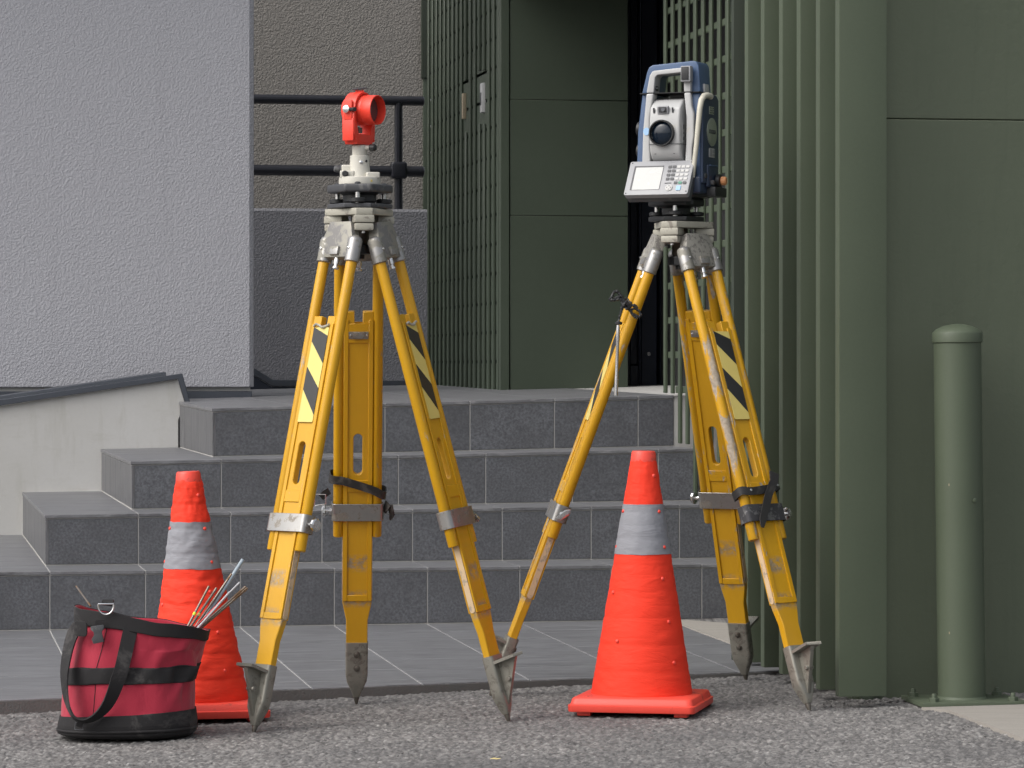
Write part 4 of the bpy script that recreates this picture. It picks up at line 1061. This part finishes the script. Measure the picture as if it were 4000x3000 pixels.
bm = BM(); add_box(bm, (-.006, -.0848, .2892), (.022, .003, .015), Matrix.Rotation(math.radians(14), 3, 'X')); put('guide_window', fin(bm, 'guide_window', bevel=.003), M['key_dark'], g1)
bm = BM(); add_turn(bm, [(.0055, 0), (.0055, .002)], (-.004, -.0862, .2892), (0, -1, .2), 16); put('guide_lens', fin(bm, 'guide_lens'), M['glass'], g1)
for xx in (-.032, .020):
    bm = BM(); add_box(bm, (xx, -.0795, .288), (.0045, .004, .014), Matrix.Rotation(math.radians(14), 3, 'X')); put('slot', fin(bm, 'slot', bevel=.001), M['dkgrey'], telo)
for xx in (-.030, .022):
    bm = BM(); add_box(bm, (xx, -.0715, .1785), (.0055, .006, .008)); put('foot_slot', fin(bm, 'foot_slot', bevel=.001), M['dkgrey'], telo)
bm = BM(); add_box(bm, (.0405, -.055, .231), (.0012, .012, .052)); lb = put('side_label', fin(bm, 'side_label'), M['key_light'], telo)
bm = BM()
for i, (dz, hh) in enumerate(((.014, .012), (-.002, .004), (-.016, .009))): add_box(bm, (.0413, -.055, .231 + dz), (.0006, .006, hh))
put('label_print', fin(bm, 'label_print'), M['dkgrey'], lb)
bm = BM(); add_box(bm, (.012, -.01, .329), (.04, .03, .010)); add_turn(bm, [(.004, 0), (.004, .01)], (-.004, -.02, .325), (0, 0, 1), 12); put('sight', fin(bm, 'sight', bevel=.002), M['black'], telo)
bm = BM(); add_turn(bm, [(.010, 0), (.010, .0012)], (-.058, YF - .0035, .235), (-.25, -1, 0), 20); put('bubble_badge', fin(bm, 'bubble_badge'), M['key_blue'], e)
# things on the handle
bm = BM(); add_box(bm, (.0555, YF - .008, .381), (.0275, .022, .041)); bx_ = put('receiver', fin(bm, 'receiver', bevel=.003), M['panelgrey'], e)
bm = BM(); add_box(bm, (.0545, YF - .0195, .382), (.020, .003, .034)); put('receiver_window', fin(bm, 'receiver_window', bevel=.001), M['black'], bx_)
bm = BM(); add_box(bm, (-.0375, YF + .016, .348), (.004, .018, .012)); ls = put('handle_socket', fin(bm, 'handle_socket', bevel=.001), M['black'], e)
bm = BM(); add_turn(bm, [(.0025, 0), (.002, .001)], (-.0352, YF + .014, .348), (1, 0, 0), 10); put('socket_pin', fin(bm, 'socket_pin'), M['chrome'], ls)
bm = BM(); add_box(bm, (.0875, -.012, .347), (.006, .034, .022), Matrix.Rotation(math.radians(-6), 3, 'Y')); put('side_window', fin(bm, 'side_window', bevel=.002), M['white'], e)
# right flank: rod antenna, badge, plates, battery door
bm = BM(); add_tube(bm, [(.100, -.012, .325), (.099, -.034, .327), (.095, -.050, .324), (.0915, -.0585, .313), (.0885, -.0625, .29), (.0855, -.0655, .25), (.0815, -.068, .20), (.0765, -.0705, .15), (.072, -.072, .112)], [.0085, .0085, .0083, .0080, .0074, .0070, .0066, .0062, .0058], 14)
put('side_rod', fin(bm, 'side_rod'), M['cream'], e)
bm = BM(); add_plate(bm, [[(-.06, .098), (.062, .098), (.062, .32), (.045, .332), (-.045, .332), (-.06, .32)]], .088, .0965, Matrix.Rotation(math.radians(90), 4, 'Z') @ Matrix.Scale(-1, 4, (0, 1, 0)))
fl = put('flank', fin(bm, 'flank', bevel=.006, seg=3), M['bluedark'], e)
bm = BM(); add_turn(bm, [(.036, 0), (.037, .001), (.037, .0028), (.035, .0035)], (.0962, .004, .2335), (1, 0, 0), 44); bd = put('badge', fin(bm, 'badge'), M['badge'], e)
cu = bpy.data.curves.new('txt', 'FONT'); cu.body = 'SOKKIA'; cu.size = .0145; cu.align_x = 'CENTER'; cu.align_y = 'CENTER'; cu.extrude = .0003; cu.offset = .0004
to = bpy.data.objects.new('txt', cu); COL.objects.link(to); dg = bpy.context.evaluated_depsgraph_get(); tm = bpy.data.meshes.new_from_object(to.evaluated_get(dg)); bpy.data.objects.remove(to)
TXT = tm
put('lettering', tm.copy(), M['key_dark'], bd, Matrix.Translation((.1000, .004, .2335)) @ Matrix.Rotation(math.radians(90), 4, 'Z') @ Matrix.Rotation(math.radians(90), 4, 'X'))
bm = BM(); add_box(bm, (.0968, .004, .290), (.0016, .036, .020)); p1 = put('type_plate', fin(bm, 'type_plate', bevel=.0005), M['badge'], e)
bm = BM()
for i in range(3):
    for j in range(3): add_box(bm, (.0978, -.007 + j * .011, .284 + i * .006), (.0005, .008 - (i + j) % 2 * .003, .0025))
put('plate_print', fin(bm, 'plate_print'), M['dkgrey'], p1)
bm = BM(); add_box(bm, (.0968, .006, .1795), (.0016, .042, .024)); p2 = put('serial_plate', fin(bm, 'serial_plate', bevel=.0005), M['key_light'], e)
bm = BM(); add_box(bm, (.0979, -.002, .1795), (.0005, .017, .019)); add_box(bm, (.0979, .017, .1835), (.0005, .015, .009)); add_box(bm, (.0979, .017, .174), (.0005, .015, .006))
put('plate_print', fin(bm, 'plate_print'), M['panelgrey'], p2)
bm = BM(); add_box(bm, (.096, .006, .118), (.010, .075, .060)); bt = put('battery_door', fin(bm, 'battery_door', bevel=.005, seg=3), M['bluedark'], e)
bm = BM(); add_box(bm, (.102, .006, .146), (.004, .058, .004)); put('door_lip', fin(bm, 'door_lip', bevel=.0015), M['blue'], bt)
# lower housing and base
bm = BM(); add_box(bm, (.002, 0, .094), (.178, .132, .046)); put('lower_housing', fin(bm, 'lower_housing', bevel=.008, seg=3), M['bluedark'], e)
bm = BM(); add_turn(bm, [(.060, .0605), (.088, .063), (.092, .068), (.090, .082), (.078, .088)], n=40); put('turning_base', fin(bm, 'turning_base'), M['black'], e)
bm = BM(); add_box(bm, (.085, .03, .078), (.06, .09, .026)); put('foot_box', fin(bm, 'foot_box', bevel=.005), M['black'], e)
bm = BM(); add_box(bm, (.102, -.01, .101), (.016, .014, .012)); put('catch', fin(bm, 'catch', bevel=.002), M['dkgrey'], e)
bm = BM(); add_turn(bm, [(.010, 0), (.018, .003), (.018, .012), (.014, .014)], (.1005, .028, .107), (1, .1, 0), 20); kb = put('motion_knob', fin(bm, 'motion_knob'), M['black'], e)
bm = BM(); add_turn(bm, [(.010, .014), (.0115, .016), (.0115, .026), (.009, .0285)], (.1005, .028, .107), (1, .1, 0), 14); put('knob_tip', fin(bm, 'knob_tip', smooth=25), M['copper'], kb)
bm = BM(); add_box(bm, (.090, -.040, .118), (.018, .018, .012)); put('cable_plug', fin(bm, 'cable_plug', bevel=.003), M['dkgrey'], e)
for z, r in ((.245, .0195), (.188, .019)):
    bm = BM(); n = 36
    ringf = lambda x, rr, k: [V((x, -.002 + (rr + (k if j % 2 else 0)) * math.cos(2 * math.pi * j / n), z + (rr + (k if j % 2 else 0)) * math.sin(2 * math.pi * j / n))) for j in range(n)]
    add_loft(bm, [ringf(-.088, r, 0), ringf(-.091, r, .001), ringf(-.1035, r, .001), ringf(-.106, r * .85, 0)]); put('tangent_knob', fin(bm, 'tangent_knob', smooth=50), M['black'], e)
# keypad: leaning back at the top
KX, KZ = .176, .104
MK = Matrix.Translation((-.012, -.0960, .112)) @ Matrix.Scale(1.0, 4) @ Matrix.Rotation(math.radians(-31), 4, 'X')
bm = BM(); add_plate(bm, [rrect(-KX / 2, -KZ / 2, KX / 2, KZ / 2, .005, 4)], 0, .016, MK); kp = put('keypad', fin(bm, 'keypad', bevel=.002), M['panelgrey'], e)
bm = BM(); add_plate(bm, [rrect(-KX / 2 + .001, -KZ / 2 + .001, KX / 2 - .001, KZ / 2 - .001, .005, 4)], .0155, .036, MK); put('keypad_back', fin(bm, 'keypad_back', bevel=.003), M['dkgrey'], kp)
def kbox(nm, x0, z0, x1, z1, y0, y1, mt, r=.0012, b=0):
    bm = BM(); add_plate(bm, [rrect(x0, z0, x1, z1, r, 3)], y0, y1, MK); return put(nm, fin(bm, nm, bevel=b), mt, kp)
kbox('screen_bezel', -.074, -.0375, .008, .0375, -.0006, .004, M['key_dark'])
kbox('screen', -.0685, -.037, .0068, .0325, -.0012, .004, M['screen'])
for r in range(5):
    for c in range(5):
        x, z = .0205 + c * .0122 + .0, .0365 - r * .0125
        if r == 4 and c < 2: continue
        dark = c < 2 or r == 4
        kbox('key', x, z - .0078, x + .0096, z, -.0016, .004, (M['key_green'] if (r == 4 and c == 3) else M['key_dark'] if dark else M['key_light']), .0015)
kbox('slot', .0195, -.0185, .0375, -.0165, -.0008, .004, M['black'], .0005)
bm = BM(); add_turn(bm, [(.0095, 0), (.0095, .002), (.008, .0026)], MK @ V((.034, 0, -.0325)), MK.to_3x3() @ V((0, -1, 0)), 28); dp = put('direction_pad', fin(bm, 'direction_pad'), M['key_light'], kp)
bm = BM()
for a in range(4):
    ca, sa = math.cos(a * math.pi / 2), math.sin(a * math.pi / 2)
    add_box(bm, MK @ V((.034 + .0052 * ca, -.0028, -.0325 + .0052 * sa)), (.0022, .0006, .0022), MK.to_3x3())
put('arrows', fin(bm, 'arrows'), M['key_dark'], dp)
kbox('blue_key', .054, -.041, .0665, -.0265, -.0018, .004, M['key_blue'], .002)
bm = BM()
for a, b in ((-.083, -.047), (.082, .047), (.083, -.044), (-.082, .047)): add_turn(bm, [(.0018, 0), (.0018, .0008)], MK @ V((a, -.0002, b)), MK.to_3x3() @ V((0, -1, 0)), 10)
put('panel_screws', fin(bm, 'panel_screws'), M['black'], kp)

# ------------------------------------------------------------------ marker pin hung from the right tripod's left leg
pk = W(2440, 1195, 9.205)
e = thing('hanging_pin', 'thin steel marker pin hanging by a black cord from the right tripod', 'marker pin', pk)
q = lambda px, py, dy=0: W(px, py, 9.205 + dy) - pk
bm = BM(); a, b = q(2415, 1270), q(2406, 1545)
d = (b - a)
add_tube(bm, [a, a + d * .07, a + d * .2, a + d * .24, a + d * .70, a + d * .76, b], [.0045, .0052, .0055, .0048, .0045, .0050, .0052], 10)
put('pin', fin(bm, 'pin'), M['chrome'], e)
bm = BM(); add_turn(bm, [(.006, -.004), (.0095, -.002), (.0095, .003), (.005, .005)], q(2417, 1263), (0, 0, 1), 12); put('ring_knot', fin(bm, 'ring_knot'), M['black'], e)
rs = random.Random(4)
bm = BM()
def cord(pts, r=.0032): 
    pts = [q(*p) for p in pts]; f = []
    for i in range(len(pts) - 1):
        for k in range(6):
            tt = k / 6; f.append(pts[i].lerp(pts[i + 1], tt) + V((rs.uniform(-1, 1), rs.uniform(-1, 1), rs.uniform(-1, 1))) * .0011)
    f.append(pts[-1]); add_tube(bm, f, [r * rs.uniform(.8, 1.25) for _ in f], 8)
cord([(2417, 1258), (2424, 1225), (2430, 1195), (2438, 1180)])
cord([(2380, 1172), (2400, 1140), (2412, 1138), (2425, 1155), (2400, 1168), (2384, 1174), (2420, 1168), (2440, 1180)], .0036)
cord([(2408, 1135), (2430, 1160), (2450, 1190), (2480, 1195), (2490, 1205)], .0042)
cord([(2420, 1150), (2440, 1175), (2452, 1200), (2470, 1225), (2496, 1240), (2503, 1232), (2498, 1215), (2480, 1205), (2462, 1210), (2475, 1235), (2490, 1244)], .0032)
cord([(2436, 1190, -.006), (2448, 1178, -.01), (2462, 1196, -.008), (2448, 1206, -.006), (2436, 1190, -.006)], .0042)
cord([(2440, 1200, 0), (2466, 1186, .045), (2446, 1164, .06), (2430, 1180, .03), (2440, 1200, 0)], .003)
put('cord', fin(bm, 'cord'), M['black'], e)

# ------------------------------------------------------------------ traffic cones
def cone(label, px, D, yaw, height, leanx, wr, seed, group):
    x = (px - 2000) / F * D; base = V((x, D, zg(x, D)))
    e = thing('traffic_cone', label, 'traffic cone', base, yaw, group)
    hb = .055
    bm = BM(); h = .160
    sec = [(.010, h - .002, .014), (.013, h, .016), (.027, h, .016), (.029, h - .005, .016), (.042, h - .009, .016), (.0450, h - .013, .014), (.0465, .122, .1), (.0475, .100, .095)]
    add_loft(bm, [[V((a, b, z)) for a, b in rrect(-w, -w, w, w, r, 6)] for z, w, r in sec])
    bs = put('base', fin(bm, 'base', smooth=40), M['conebase'], e)
    for sx in (-1, 1):
        for sy in (-1, 1):
            bm = BM(); add_box(bm, (sx * .122, sy * .122, .006), (.034, .034, .014)); put('foot', fin(bm, 'foot', bevel=.003), M['conebase'], bs)
    H0 = .040; rs = np.random.RandomState(seed)
    nseg = 9; segs = np.linspace(0, 1, nseg + 1)
    def rad(f): return .1285 + (.0315 - .1285) * f
    def ringat(f, n=72):
        z = H0 + (height - .020 - H0) * f; out = []
        k = min(range(nseg + 1), key=lambda i: abs(segs[i] - f)); dz = (f - segs[k]) * height
        pinch = -.0012 * math.exp(-(dz / .006) ** 2) * wr
        bulge = .0007 * math.sin(math.pi * ((f * nseg) % 1)) * wr
        for i in range(n):
            a = 2 * math.pi * i / n; c, s = math.cos(a), math.sin(a)
            w1 = noise.noise(V((c * 2.6 + seed, s * 2.6, f * 26))) * .0016 * wr
            w2 = noise.noise(V((c * 6 + seed, s * 6 + 9, f * 60 + c * 3))) * .0011 * wr
            seam = .0016 * math.exp(-((a - 4.6) / .02) ** 2)
            r = rad(f) + pinch * (.6 + .8 * abs(noise.noise(V((c * 2, s * 2, k + seed))))) + bulge + w1 + w2 + seam
            out.append(V((r * c + leanx * z, r * s, z + noise.noise(V((c * 3, s * 3, f * 8 + seed))) * .0016 * wr)))
        return out
    cuts = (0, .60, .81, 1.0)
    for (f0, f1), nm, mt in zip(zip(cuts[:-1], cuts[1:]), ('lower_sleeve', 'reflective_band', 'upper_sleeve'), (M['cone_red'], M['cone_band'], M['cone_red'])):
        n = max(6, int((f1 - f0) * 150)); bm = BM()
        g = .0012 if 'band' in nm else 0
        rings = []
        for i in range(n + 1):
            r_ = ringat(f0 + (f1 - f0) * i / n)
            if g:
                z = r_[0].z; r_ = [V((p.x + (p.x - leanx * p.z) * g / .06, p.y + p.y * g / .06, p.z)) for p in r_]
            rings.append(r_)
        add_loft(bm, rings); put(nm, fin(bm, nm, smooth=60), mt, e)
    z1 = H0 + (height - .020 - H0) * .985
    bm = BM(); add_turn(bm, [(.0325, z1), (.0325, z1 + .004), (.0305, height - .005), (.028, height), (.012, height + .0005)], (0, 0, 0), (leanx, 0, 1), 40); put('cap', fin(bm, 'cap', smooth=40), M['conebase'], e)
    for f, a in ((.15, -48), (.32, -50), (.50, -54), (.63, -40), (.63, -168), (.78, -44), (.78, -160), (.93, -50), (.24, -128), (.44, -150)):
        a = math.radians(a) - yaw; z = H0 + (height - .020 - H0) * f; r = rad(f) + .001
        bm = BM(); add_turn(bm, [(.0048, -.001), (.0046, .0012), (.003, .0026), (.001, .003)], (r * math.cos(a) + leanx * z, r * math.sin(a), z), (math.cos(a), math.sin(a), .18), 12)
        put('stud', fin(bm, 'stud', smooth=60), M['conebase'], e)
    return e
cone('clean orange red cone with grey band standing between the two tripods', 2506, 8.93, math.radians(-12), .655, .008, .65, 3, 'traffic cones by the tripods')
cone('crumpled orange red cone leaning behind the red tool bag', 778, 8.92, math.radians(12), .618, -.045, 1.5, 11, 'traffic cones by the tripods')

# ------------------------------------------------------------------ tool bag
BX = -.9088 * 8.54 / 8.54; BY = 8.54
bagb = V(((525 - 2000) / F * BY, BY, zg(-.91, BY)))
e = thing('tool_bag', 'open red canvas tool bag with black webbing holding thin rods', 'tool bag', bagb)
#        f      cx      a      b      z0     tilt
LV = [(.00, -.016, .150, .112, .004, .000), (.02, -.0175, .1625, .124, .012, .002), (.12, -.016, .1640, .127, .034, .004), (.20, -.015, .1600, .126, .060, .009),
      (.42, -.010, .1590, .122, .134, .004), (.55, -.006, .1620, .122, .168, .004), (.72, .006, .1575, .122, .215, -.008), (.87, .0165, .1570, .123, .252, -.022), (1.0, .0190, .1600, .124, .286, -.030)]
def bag_ring(f, grow=0.0, n=96):
    for A, B in zip(LV[:-1], LV[1:]):
        if A[0] <= f <= B[0] + 1e-9:
            u = (f - A[0]) / (B[0] - A[0]); u = u * u * (3 - 2 * u); cx, a, b, z0, tl = [A[i] + (B[i] - A[i]) * u for i in range(1, 6)]; break
    out = []
    soft = math.sin(math.pi * min(1, max(0, (f - .15) / .75)))
    for i in range(n):
        th = 2 * math.pi * i / n; c, s = math.cos(th), math.sin(th)
        # long slanting creases on the right of the front, slighter ones elsewhere
        cr = noise.noise(V((c * 4.0 + f * 3.2, s * 2.0, f * 2.2 - c * 3.4))) * .011 * soft * (1.4 if c > .1 else .4)
        cr += noise.noise(V((c * 9 + 3, s * 9, f * 7))) * .0022 * soft
        fold = max(0, math.sin(th * 7.5 - f * 11 + 1.2 + 1.5 * noise.noise(V((c * 2, f * 4, 5))))) ** 2
        cr += .0075 * (fold - .4) * soft * max(0, min(1, (c + .15) * 2.5)) * max(0, min(1, -s * 3 + .3)) * (1.2 - .5 * (f > .56))
        cc = math.copysign(abs(c) ** .85, c); ss = math.copysign(abs(s) ** .85, s)
        out.append(V((cx + (a + grow + cr) * cc, (b + grow + cr) * ss, max(.002, z0 + tl * c - .010 * max(0, s) * f * f - .010 * (s < 0) * s * f * .6 + noise.noise(V((c * 2, s * 2, f * 3 + 7))) * .009 * f))))
    return out
def bag_part(nm, f0, f1, mt, grow, n, cap0=False):
    bm = BM(); add_loft(bm, [bag_ring(f0 + (f1 - f0) * i / n, grow * (0 if 0 < 0 else 1)) for i in range(n + 1)], cap0, False)
    me = fin(bm, nm, smooth=60); o = put(nm, me, mt, e)
    so_ = o.modifiers.new('thickness', 'SOLIDIFY'); so_.thickness = .0022; so_.offset = -1
    return o
bag_part('canvas_body', .02, .98, M['bag_red'], 0, 60, True)
bag_part('base_cover', .0, .21, M['bag_black'], .0035, 14, True)
bag_part('base_piping', .055, .075, M['bag_black'], .0062, 2)
bag_part('middle_band', .400, .575, M['bag_black'], .0032, 8)
bag_part('rim_band', .875, 1.0, M['bag_black'], .0036, 8)
bq = lambda zx, zy, y=-.134: V(((200 + .3737 * zx - 525) / 1646, y, (2902 - (2300 + .3737 * zy)) / 1646))
path = [(890, 425, -.123), (870, 520, -.127), (835, 690, -.134), (800, 850, -.139), (760, 970, -.141), (710, 1110, -.143), (640, 1240, -.144), (540, 1340, -.145), (420, 1388, -.146), (320, 1360, -.146), (255, 1260, -.142), (215, 1120, -.134), (196, 960, -.122), (198, 820, -.110), (225, 640, -.098), (265, 500, -.090), (320, 415, -.088)]
pts = [bq(*p) for p in path]
wds = []; wid = []
for i, p in enumerate(path):
    f = i / (len(path) - 1)
    tw = .15 if f < .2 else .15 + min(1, (f - .2) / .28) * 1.1 if f < .62 else 1.25 - (f - .62) / .38 * .75
    d = (pts[min(i + 1, len(pts) - 1)] - pts[max(i - 1, 0)]).normalized(); side = d.cross(V((0, -1, 0))).normalized()
    wds.append(side * math.cos(tw) + V((0, -1, 0)) * math.sin(tw)); wid.append(.030)
def smooth_pts(p, k=4):
    out = []
    for i in range(len(p) - 1):
        a, b, c, d = p[max(i - 1, 0)], p[i], p[i + 1], p[min(i + 2, len(p) - 1)]
        for j in range(k):
            t = j / k; out.append(.5 * ((2 * b) + (c - a) * t + (2 * a - 5 * b + 4 * c - d) * t * t + (3 * b - a - 3 * c + d) * t ** 3))
    return out + [p[-1]]
bm = BM(); sp_, sw_ = smooth_pts(pts), smooth_pts(wds); add_ribbon(bm, sp_, sw_, .034, .0036); put('handle_strap', fin(bm, 'handle_strap', smooth=60), M['bag_black'], e)
bm = BM(); add_ribbon(bm, [bq(620, 345, -.130), bq(575, 345, -.131), bq(530, 350, -.130)], [(0, 0, 1)] * 3, .004, .002)
add_box(bm, bq(562, 385, -.1305), (.017, .003, .016)); bk = put('buckle_strap', fin(bm, 'buckle_strap'), M['bag_black'], e)
bm = BM(); add_plate(bm, [[(-.0155, .018), (.0165, .018), (.0165, .010), (.010, .002), (.010, -.006), (.012, -.022), (-.014, -.024), (-.017, -.012), (-.010, -.004), (-.010, .004), (-.0155, .010)]], -.004, .002, Matrix.Translation(bq(552, 475, -.133)) @ Matrix.Rotation(math.radians(-8), 4, 'Y'))
put('side_buckle', fin(bm, 'side_buckle', bevel=.0015), M['dkgrey'], e)
bm = BM(); c = bq(633, 188, -.128); ring = [c + V((.0185 * math.cos(math.radians(a)), -.003, .021 * math.sin(math.radians(a)))) for a in range(-190, 11, 10)]
add_tube(bm, ring + [ring[0]], .0021, 8); put('d_ring', fin(bm, 'd_ring'), M['chrome'], e)
bm = BM(); add_ribbon(bm, [bq(640, 190, -.1265), bq(645, 160, -.1275), bq(650, 135, -.118), bq(650, 150, -.105)], [(1, 0, 0)] * 4, .026, .0034); put('ring_tab', fin(bm, 'ring_tab'), M['bag_black'], e)
bm = BM(); add_plate(bm, [rrect(-.018, -.017, .018, .019, .008, 3)], -.002, .002, Matrix.Translation(bq(365, 440, -.118)) @ Matrix.Rotation(math.radians(-28), 4, 'Z')); put('strap_patch', fin(bm, 'strap_patch', bevel=.001), M['bag_black'], e)
bm = BM(); c = bq(355, 1445, -.1365); add_tube(bm, [c + V((a, 0, b)) for a, b in ((-.010, -.008), (.010, -.0085), (.009, .009), (-.008, .009), (-.010, -.008))], .0016, 6); put('slider', fin(bm, 'slider'), M['dkgrey'], e)
bm = BM(); add_ribbon(bm, [bq(390, 1385, -.142), bq(365, 1420, -.140), bq(352, 1450, -.138)], [(1, 0, .2)] * 3, .014, .003); put('slider_strap', fin(bm, 'slider_strap'), M['bag_black'], e)
bm = BM(); sm = [bag_ring(f_, .0006)[66] for f_ in [.2 + .68 * i_ / 24 for i_ in range(25)]]; add_tube(bm, sm, .0009, 6); put('seam', fin(bm, 'seam'), M['bag_black'], e)
# dark filling so that the mouth does not read as empty
bm = BM(); r_ = bag_ring(.80, -.006); add_loft(bm, [[V((p.x, p.y, p.z - .01)) for p in r_], [V((p.x * .6, p.y * .6, p.z)) for p in r_]], False, True); put('lining', fin(bm, 'lining'), M['bag_red'], e)

pins = [((1480, 360), (1632, 60), .0030, 'pin', 'short brown steel pin with lime tape, leftmost of those in the bag'),
        ((1520, 370), (1705, 85), .0030, 'pin', 'brown steel pin with yellow tape, second from left in the bag'),
        ((1560, 385), (1860, -60), .0030, 'pin', 'long dark steel pin in the middle of the bag bundle'),
        ((1590, 395), (1975, -205), .0050, 'pin_pale', 'thick pale blue rod standing tallest out of the tool bag'),
        ((1605, 400), (1850, 120), .0028, 'pin_white', 'short white rod low in the bag bundle'),
        ((1585, 392), (1945, 30), .0022, 'pin_red', 'thin red rod with white end in the bag bundle'),
        ((1620, 415), (2005, 75), .0030, 'pin', 'upper of two parallel steel pins leaning farthest right from the bag'),
        ((1630, 430), (2018, 95), .0030, 'pin', 'lower of two parallel steel pins leaning farthest right from the bag'),
        ((320, 185), (212, 85), .0024, 'pin', 'thin brownish pin poking out of the left rim of the bag')]
for i, (a, b, r, mt, lab) in enumerate(pins):
    left = i == len(pins) - 1
    ya = .055 if left else .01 + .010 * (i % 4)
    pa, pb = bq(a[0], a[1], ya), bq(b[0], b[1], ya + (.03 if not left else .05))
    s_ = (BY + ya) / (BY - .134); pa = V((pa.x * s_, pa.y, pa.z * s_)); pb = V((pb.x * s_, pb.y, pb.z * s_))
    d = (pa - pb).normalized(); low = pa + d * (.10 if not left else .05)
    o = thing('survey_rod', lab, 'rod', bagb, 0, 'rods standing in the tool bag')
    bm = BM(); add_tube(bm, [low, pa, pa.lerp(pb, .5), pb - (pb - pa).normalized() * -.0, pb + (pb - pa).normalized() * .001], [r, r, r, r, r * .5], 10); put('shaft', fin(bm, 'shaft'), M[mt], o)
    if i in (0, 1):
        bm = BM(); add_cyl(bm, pa.lerp(pb, .02), pa.lerp(pb, .11), r * 1.25, n=10); put('tape_band', fin(bm, 'tape_band'), M['lime'] if i == 0 else M['yel_tape'], o)
    if i == 5:
        bm = BM(); add_cyl(bm, pa.lerp(pb, .62), pb + (pb - pa).normalized() * .0015, r * 1.15, n=10); put('white_end', fin(bm, 'white_end'), M['pin_white'], o)

# ------------------------------------------------------------------ bollard
bc_ = V(((3757 - 2000) / F * 9.03, 9.03, zg(1.135, 9.03) + .012))
e = thing('bollard', 'dark green steel post bollard with domed cap before the green wall', 'bollard', bc_, math.radians(8))
LEAN = Matrix.Rotation(math.radians(-.75), 4, 'Y')
hB = .938
bm = BM(); add_turn(bm, [(.0605, 0), (.0605, .004), (.0605, hB - .03)], n=48); put('post', fin(bm, 'post'), M['green'], e, LEAN)
bm = BM(); add_turn(bm, [(.0615, hB - .034), (.0640, hB - .032), (.0640, hB - .010), (.0625, hB - .007), (.054, hB + .001), (.036, hB + .009), (.016, hB + .0135), (.0005, hB + .0145)], n=48); put('cap', fin(bm, 'cap', smooth=30), M['green'], e, LEAN)
bm = BM(); add_turn(bm, [(.066, -.001), (.0615, .006)], n=48); put('weld_seam', fin(bm, 'weld_seam'), M['green'], e)
bm = BM(); add_box(bm, (.005, -.01, -.006), (.275, .225, .012)); bp = put('base_plate', fin(bm, 'base_plate', bevel=.0015), M['green'], e)
for x, y in ((-.095, -.085), (.11, -.085), (-.11, .065), (.11, .065)):
    bm = BM(); add_turn(bm, [(.0135, 0), (.0135, .009), (.0125, .010)], (x, y, 0), (0, 0, 1), 6); nt = put('anchor_nut', fin(bm, 'anchor_nut', smooth=0), M['green'], bp)
    bm = BM(); add_turn(bm, [(.006, .009), (.006, .018), (.005, .020)], (x, y, 0), (0, 0, 1), 12); put('thread_end', fin(bm, 'thread_end'), M['green'], nt)
bm = BM(); add_turn(bm, [(.006, 0), (.006, .002), (.004, .003)], (.018, -.0578, .505), (.3, -1, 0), 14); put('rivet', fin(bm, 'rivet'), M['green'], e)
for z, a in ((.545, 250), (.17, 246)):
    a = math.radians(a - 20); bm = BM(); add_box(bm, (.0603 * math.cos(a), .0603 * math.sin(a), z), (.0028, .0008, .006), Matrix.Rotation(a + math.pi / 2, 3, 'Z')); put('paint_chip', fin(bm, 'paint_chip', bevel=.0004), M['tan_dull'], e, LEAN)

# ------------------------------------------------------------------ litter along the wall and on the asphalt
rs = random.Random(12)
bm = BM()
for i in range(260):
    px = rs.uniform(3190, 4000) if i < 120 else rs.uniform(0, 4000)
    py = 2738 + abs(rs.gauss(0, 12)) if i < 120 else rs.uniform(2790, 2995)
    p = on_ground(px, py); r = rs.uniform(.0018, .0048) if i < 120 else rs.uniform(.0016, .0036)
    vs = bmesh.ops.create_icosphere(bm, subdivisions=1, radius=r)['verts']
    R = Matrix.Rotation(rs.uniform(0, 6), 3, 'Z')
    for v in vs: v.co = R @ V((v.co.x * rs.uniform(.8, 1.4), v.co.y, v.co.z * .6)) + V((p.x, p.y, p.z + .002))
tag(put('grit', fin(bm, 'grit', smooth=0, weld=False), M['mortar']), 'loose dark grit scattered on the asphalt', 'grit', kind='stuff')
p = on_ground(1935, 2975); bm = BM()
pts = [V((-.012, .0, .004)), V((-.004, -.004, .006)), V((.004, -.006, .005)), V((.012, -.014, .007))]
add_ribbon(bm, smooth_pts(pts, 3), [V((.3, .9, .3))] * 10, [.001, .003, .005, .006, .0065, .006, .005, .004, .002, .001], .0006)
o = put('dry_leaf', fin(bm, 'dry_leaf'), M['leaf']); o.location = p + V((0, 0, .002)); tag(o, 'tiny curled dry yellow leaf on the asphalt at the bottom edge', 'leaf')
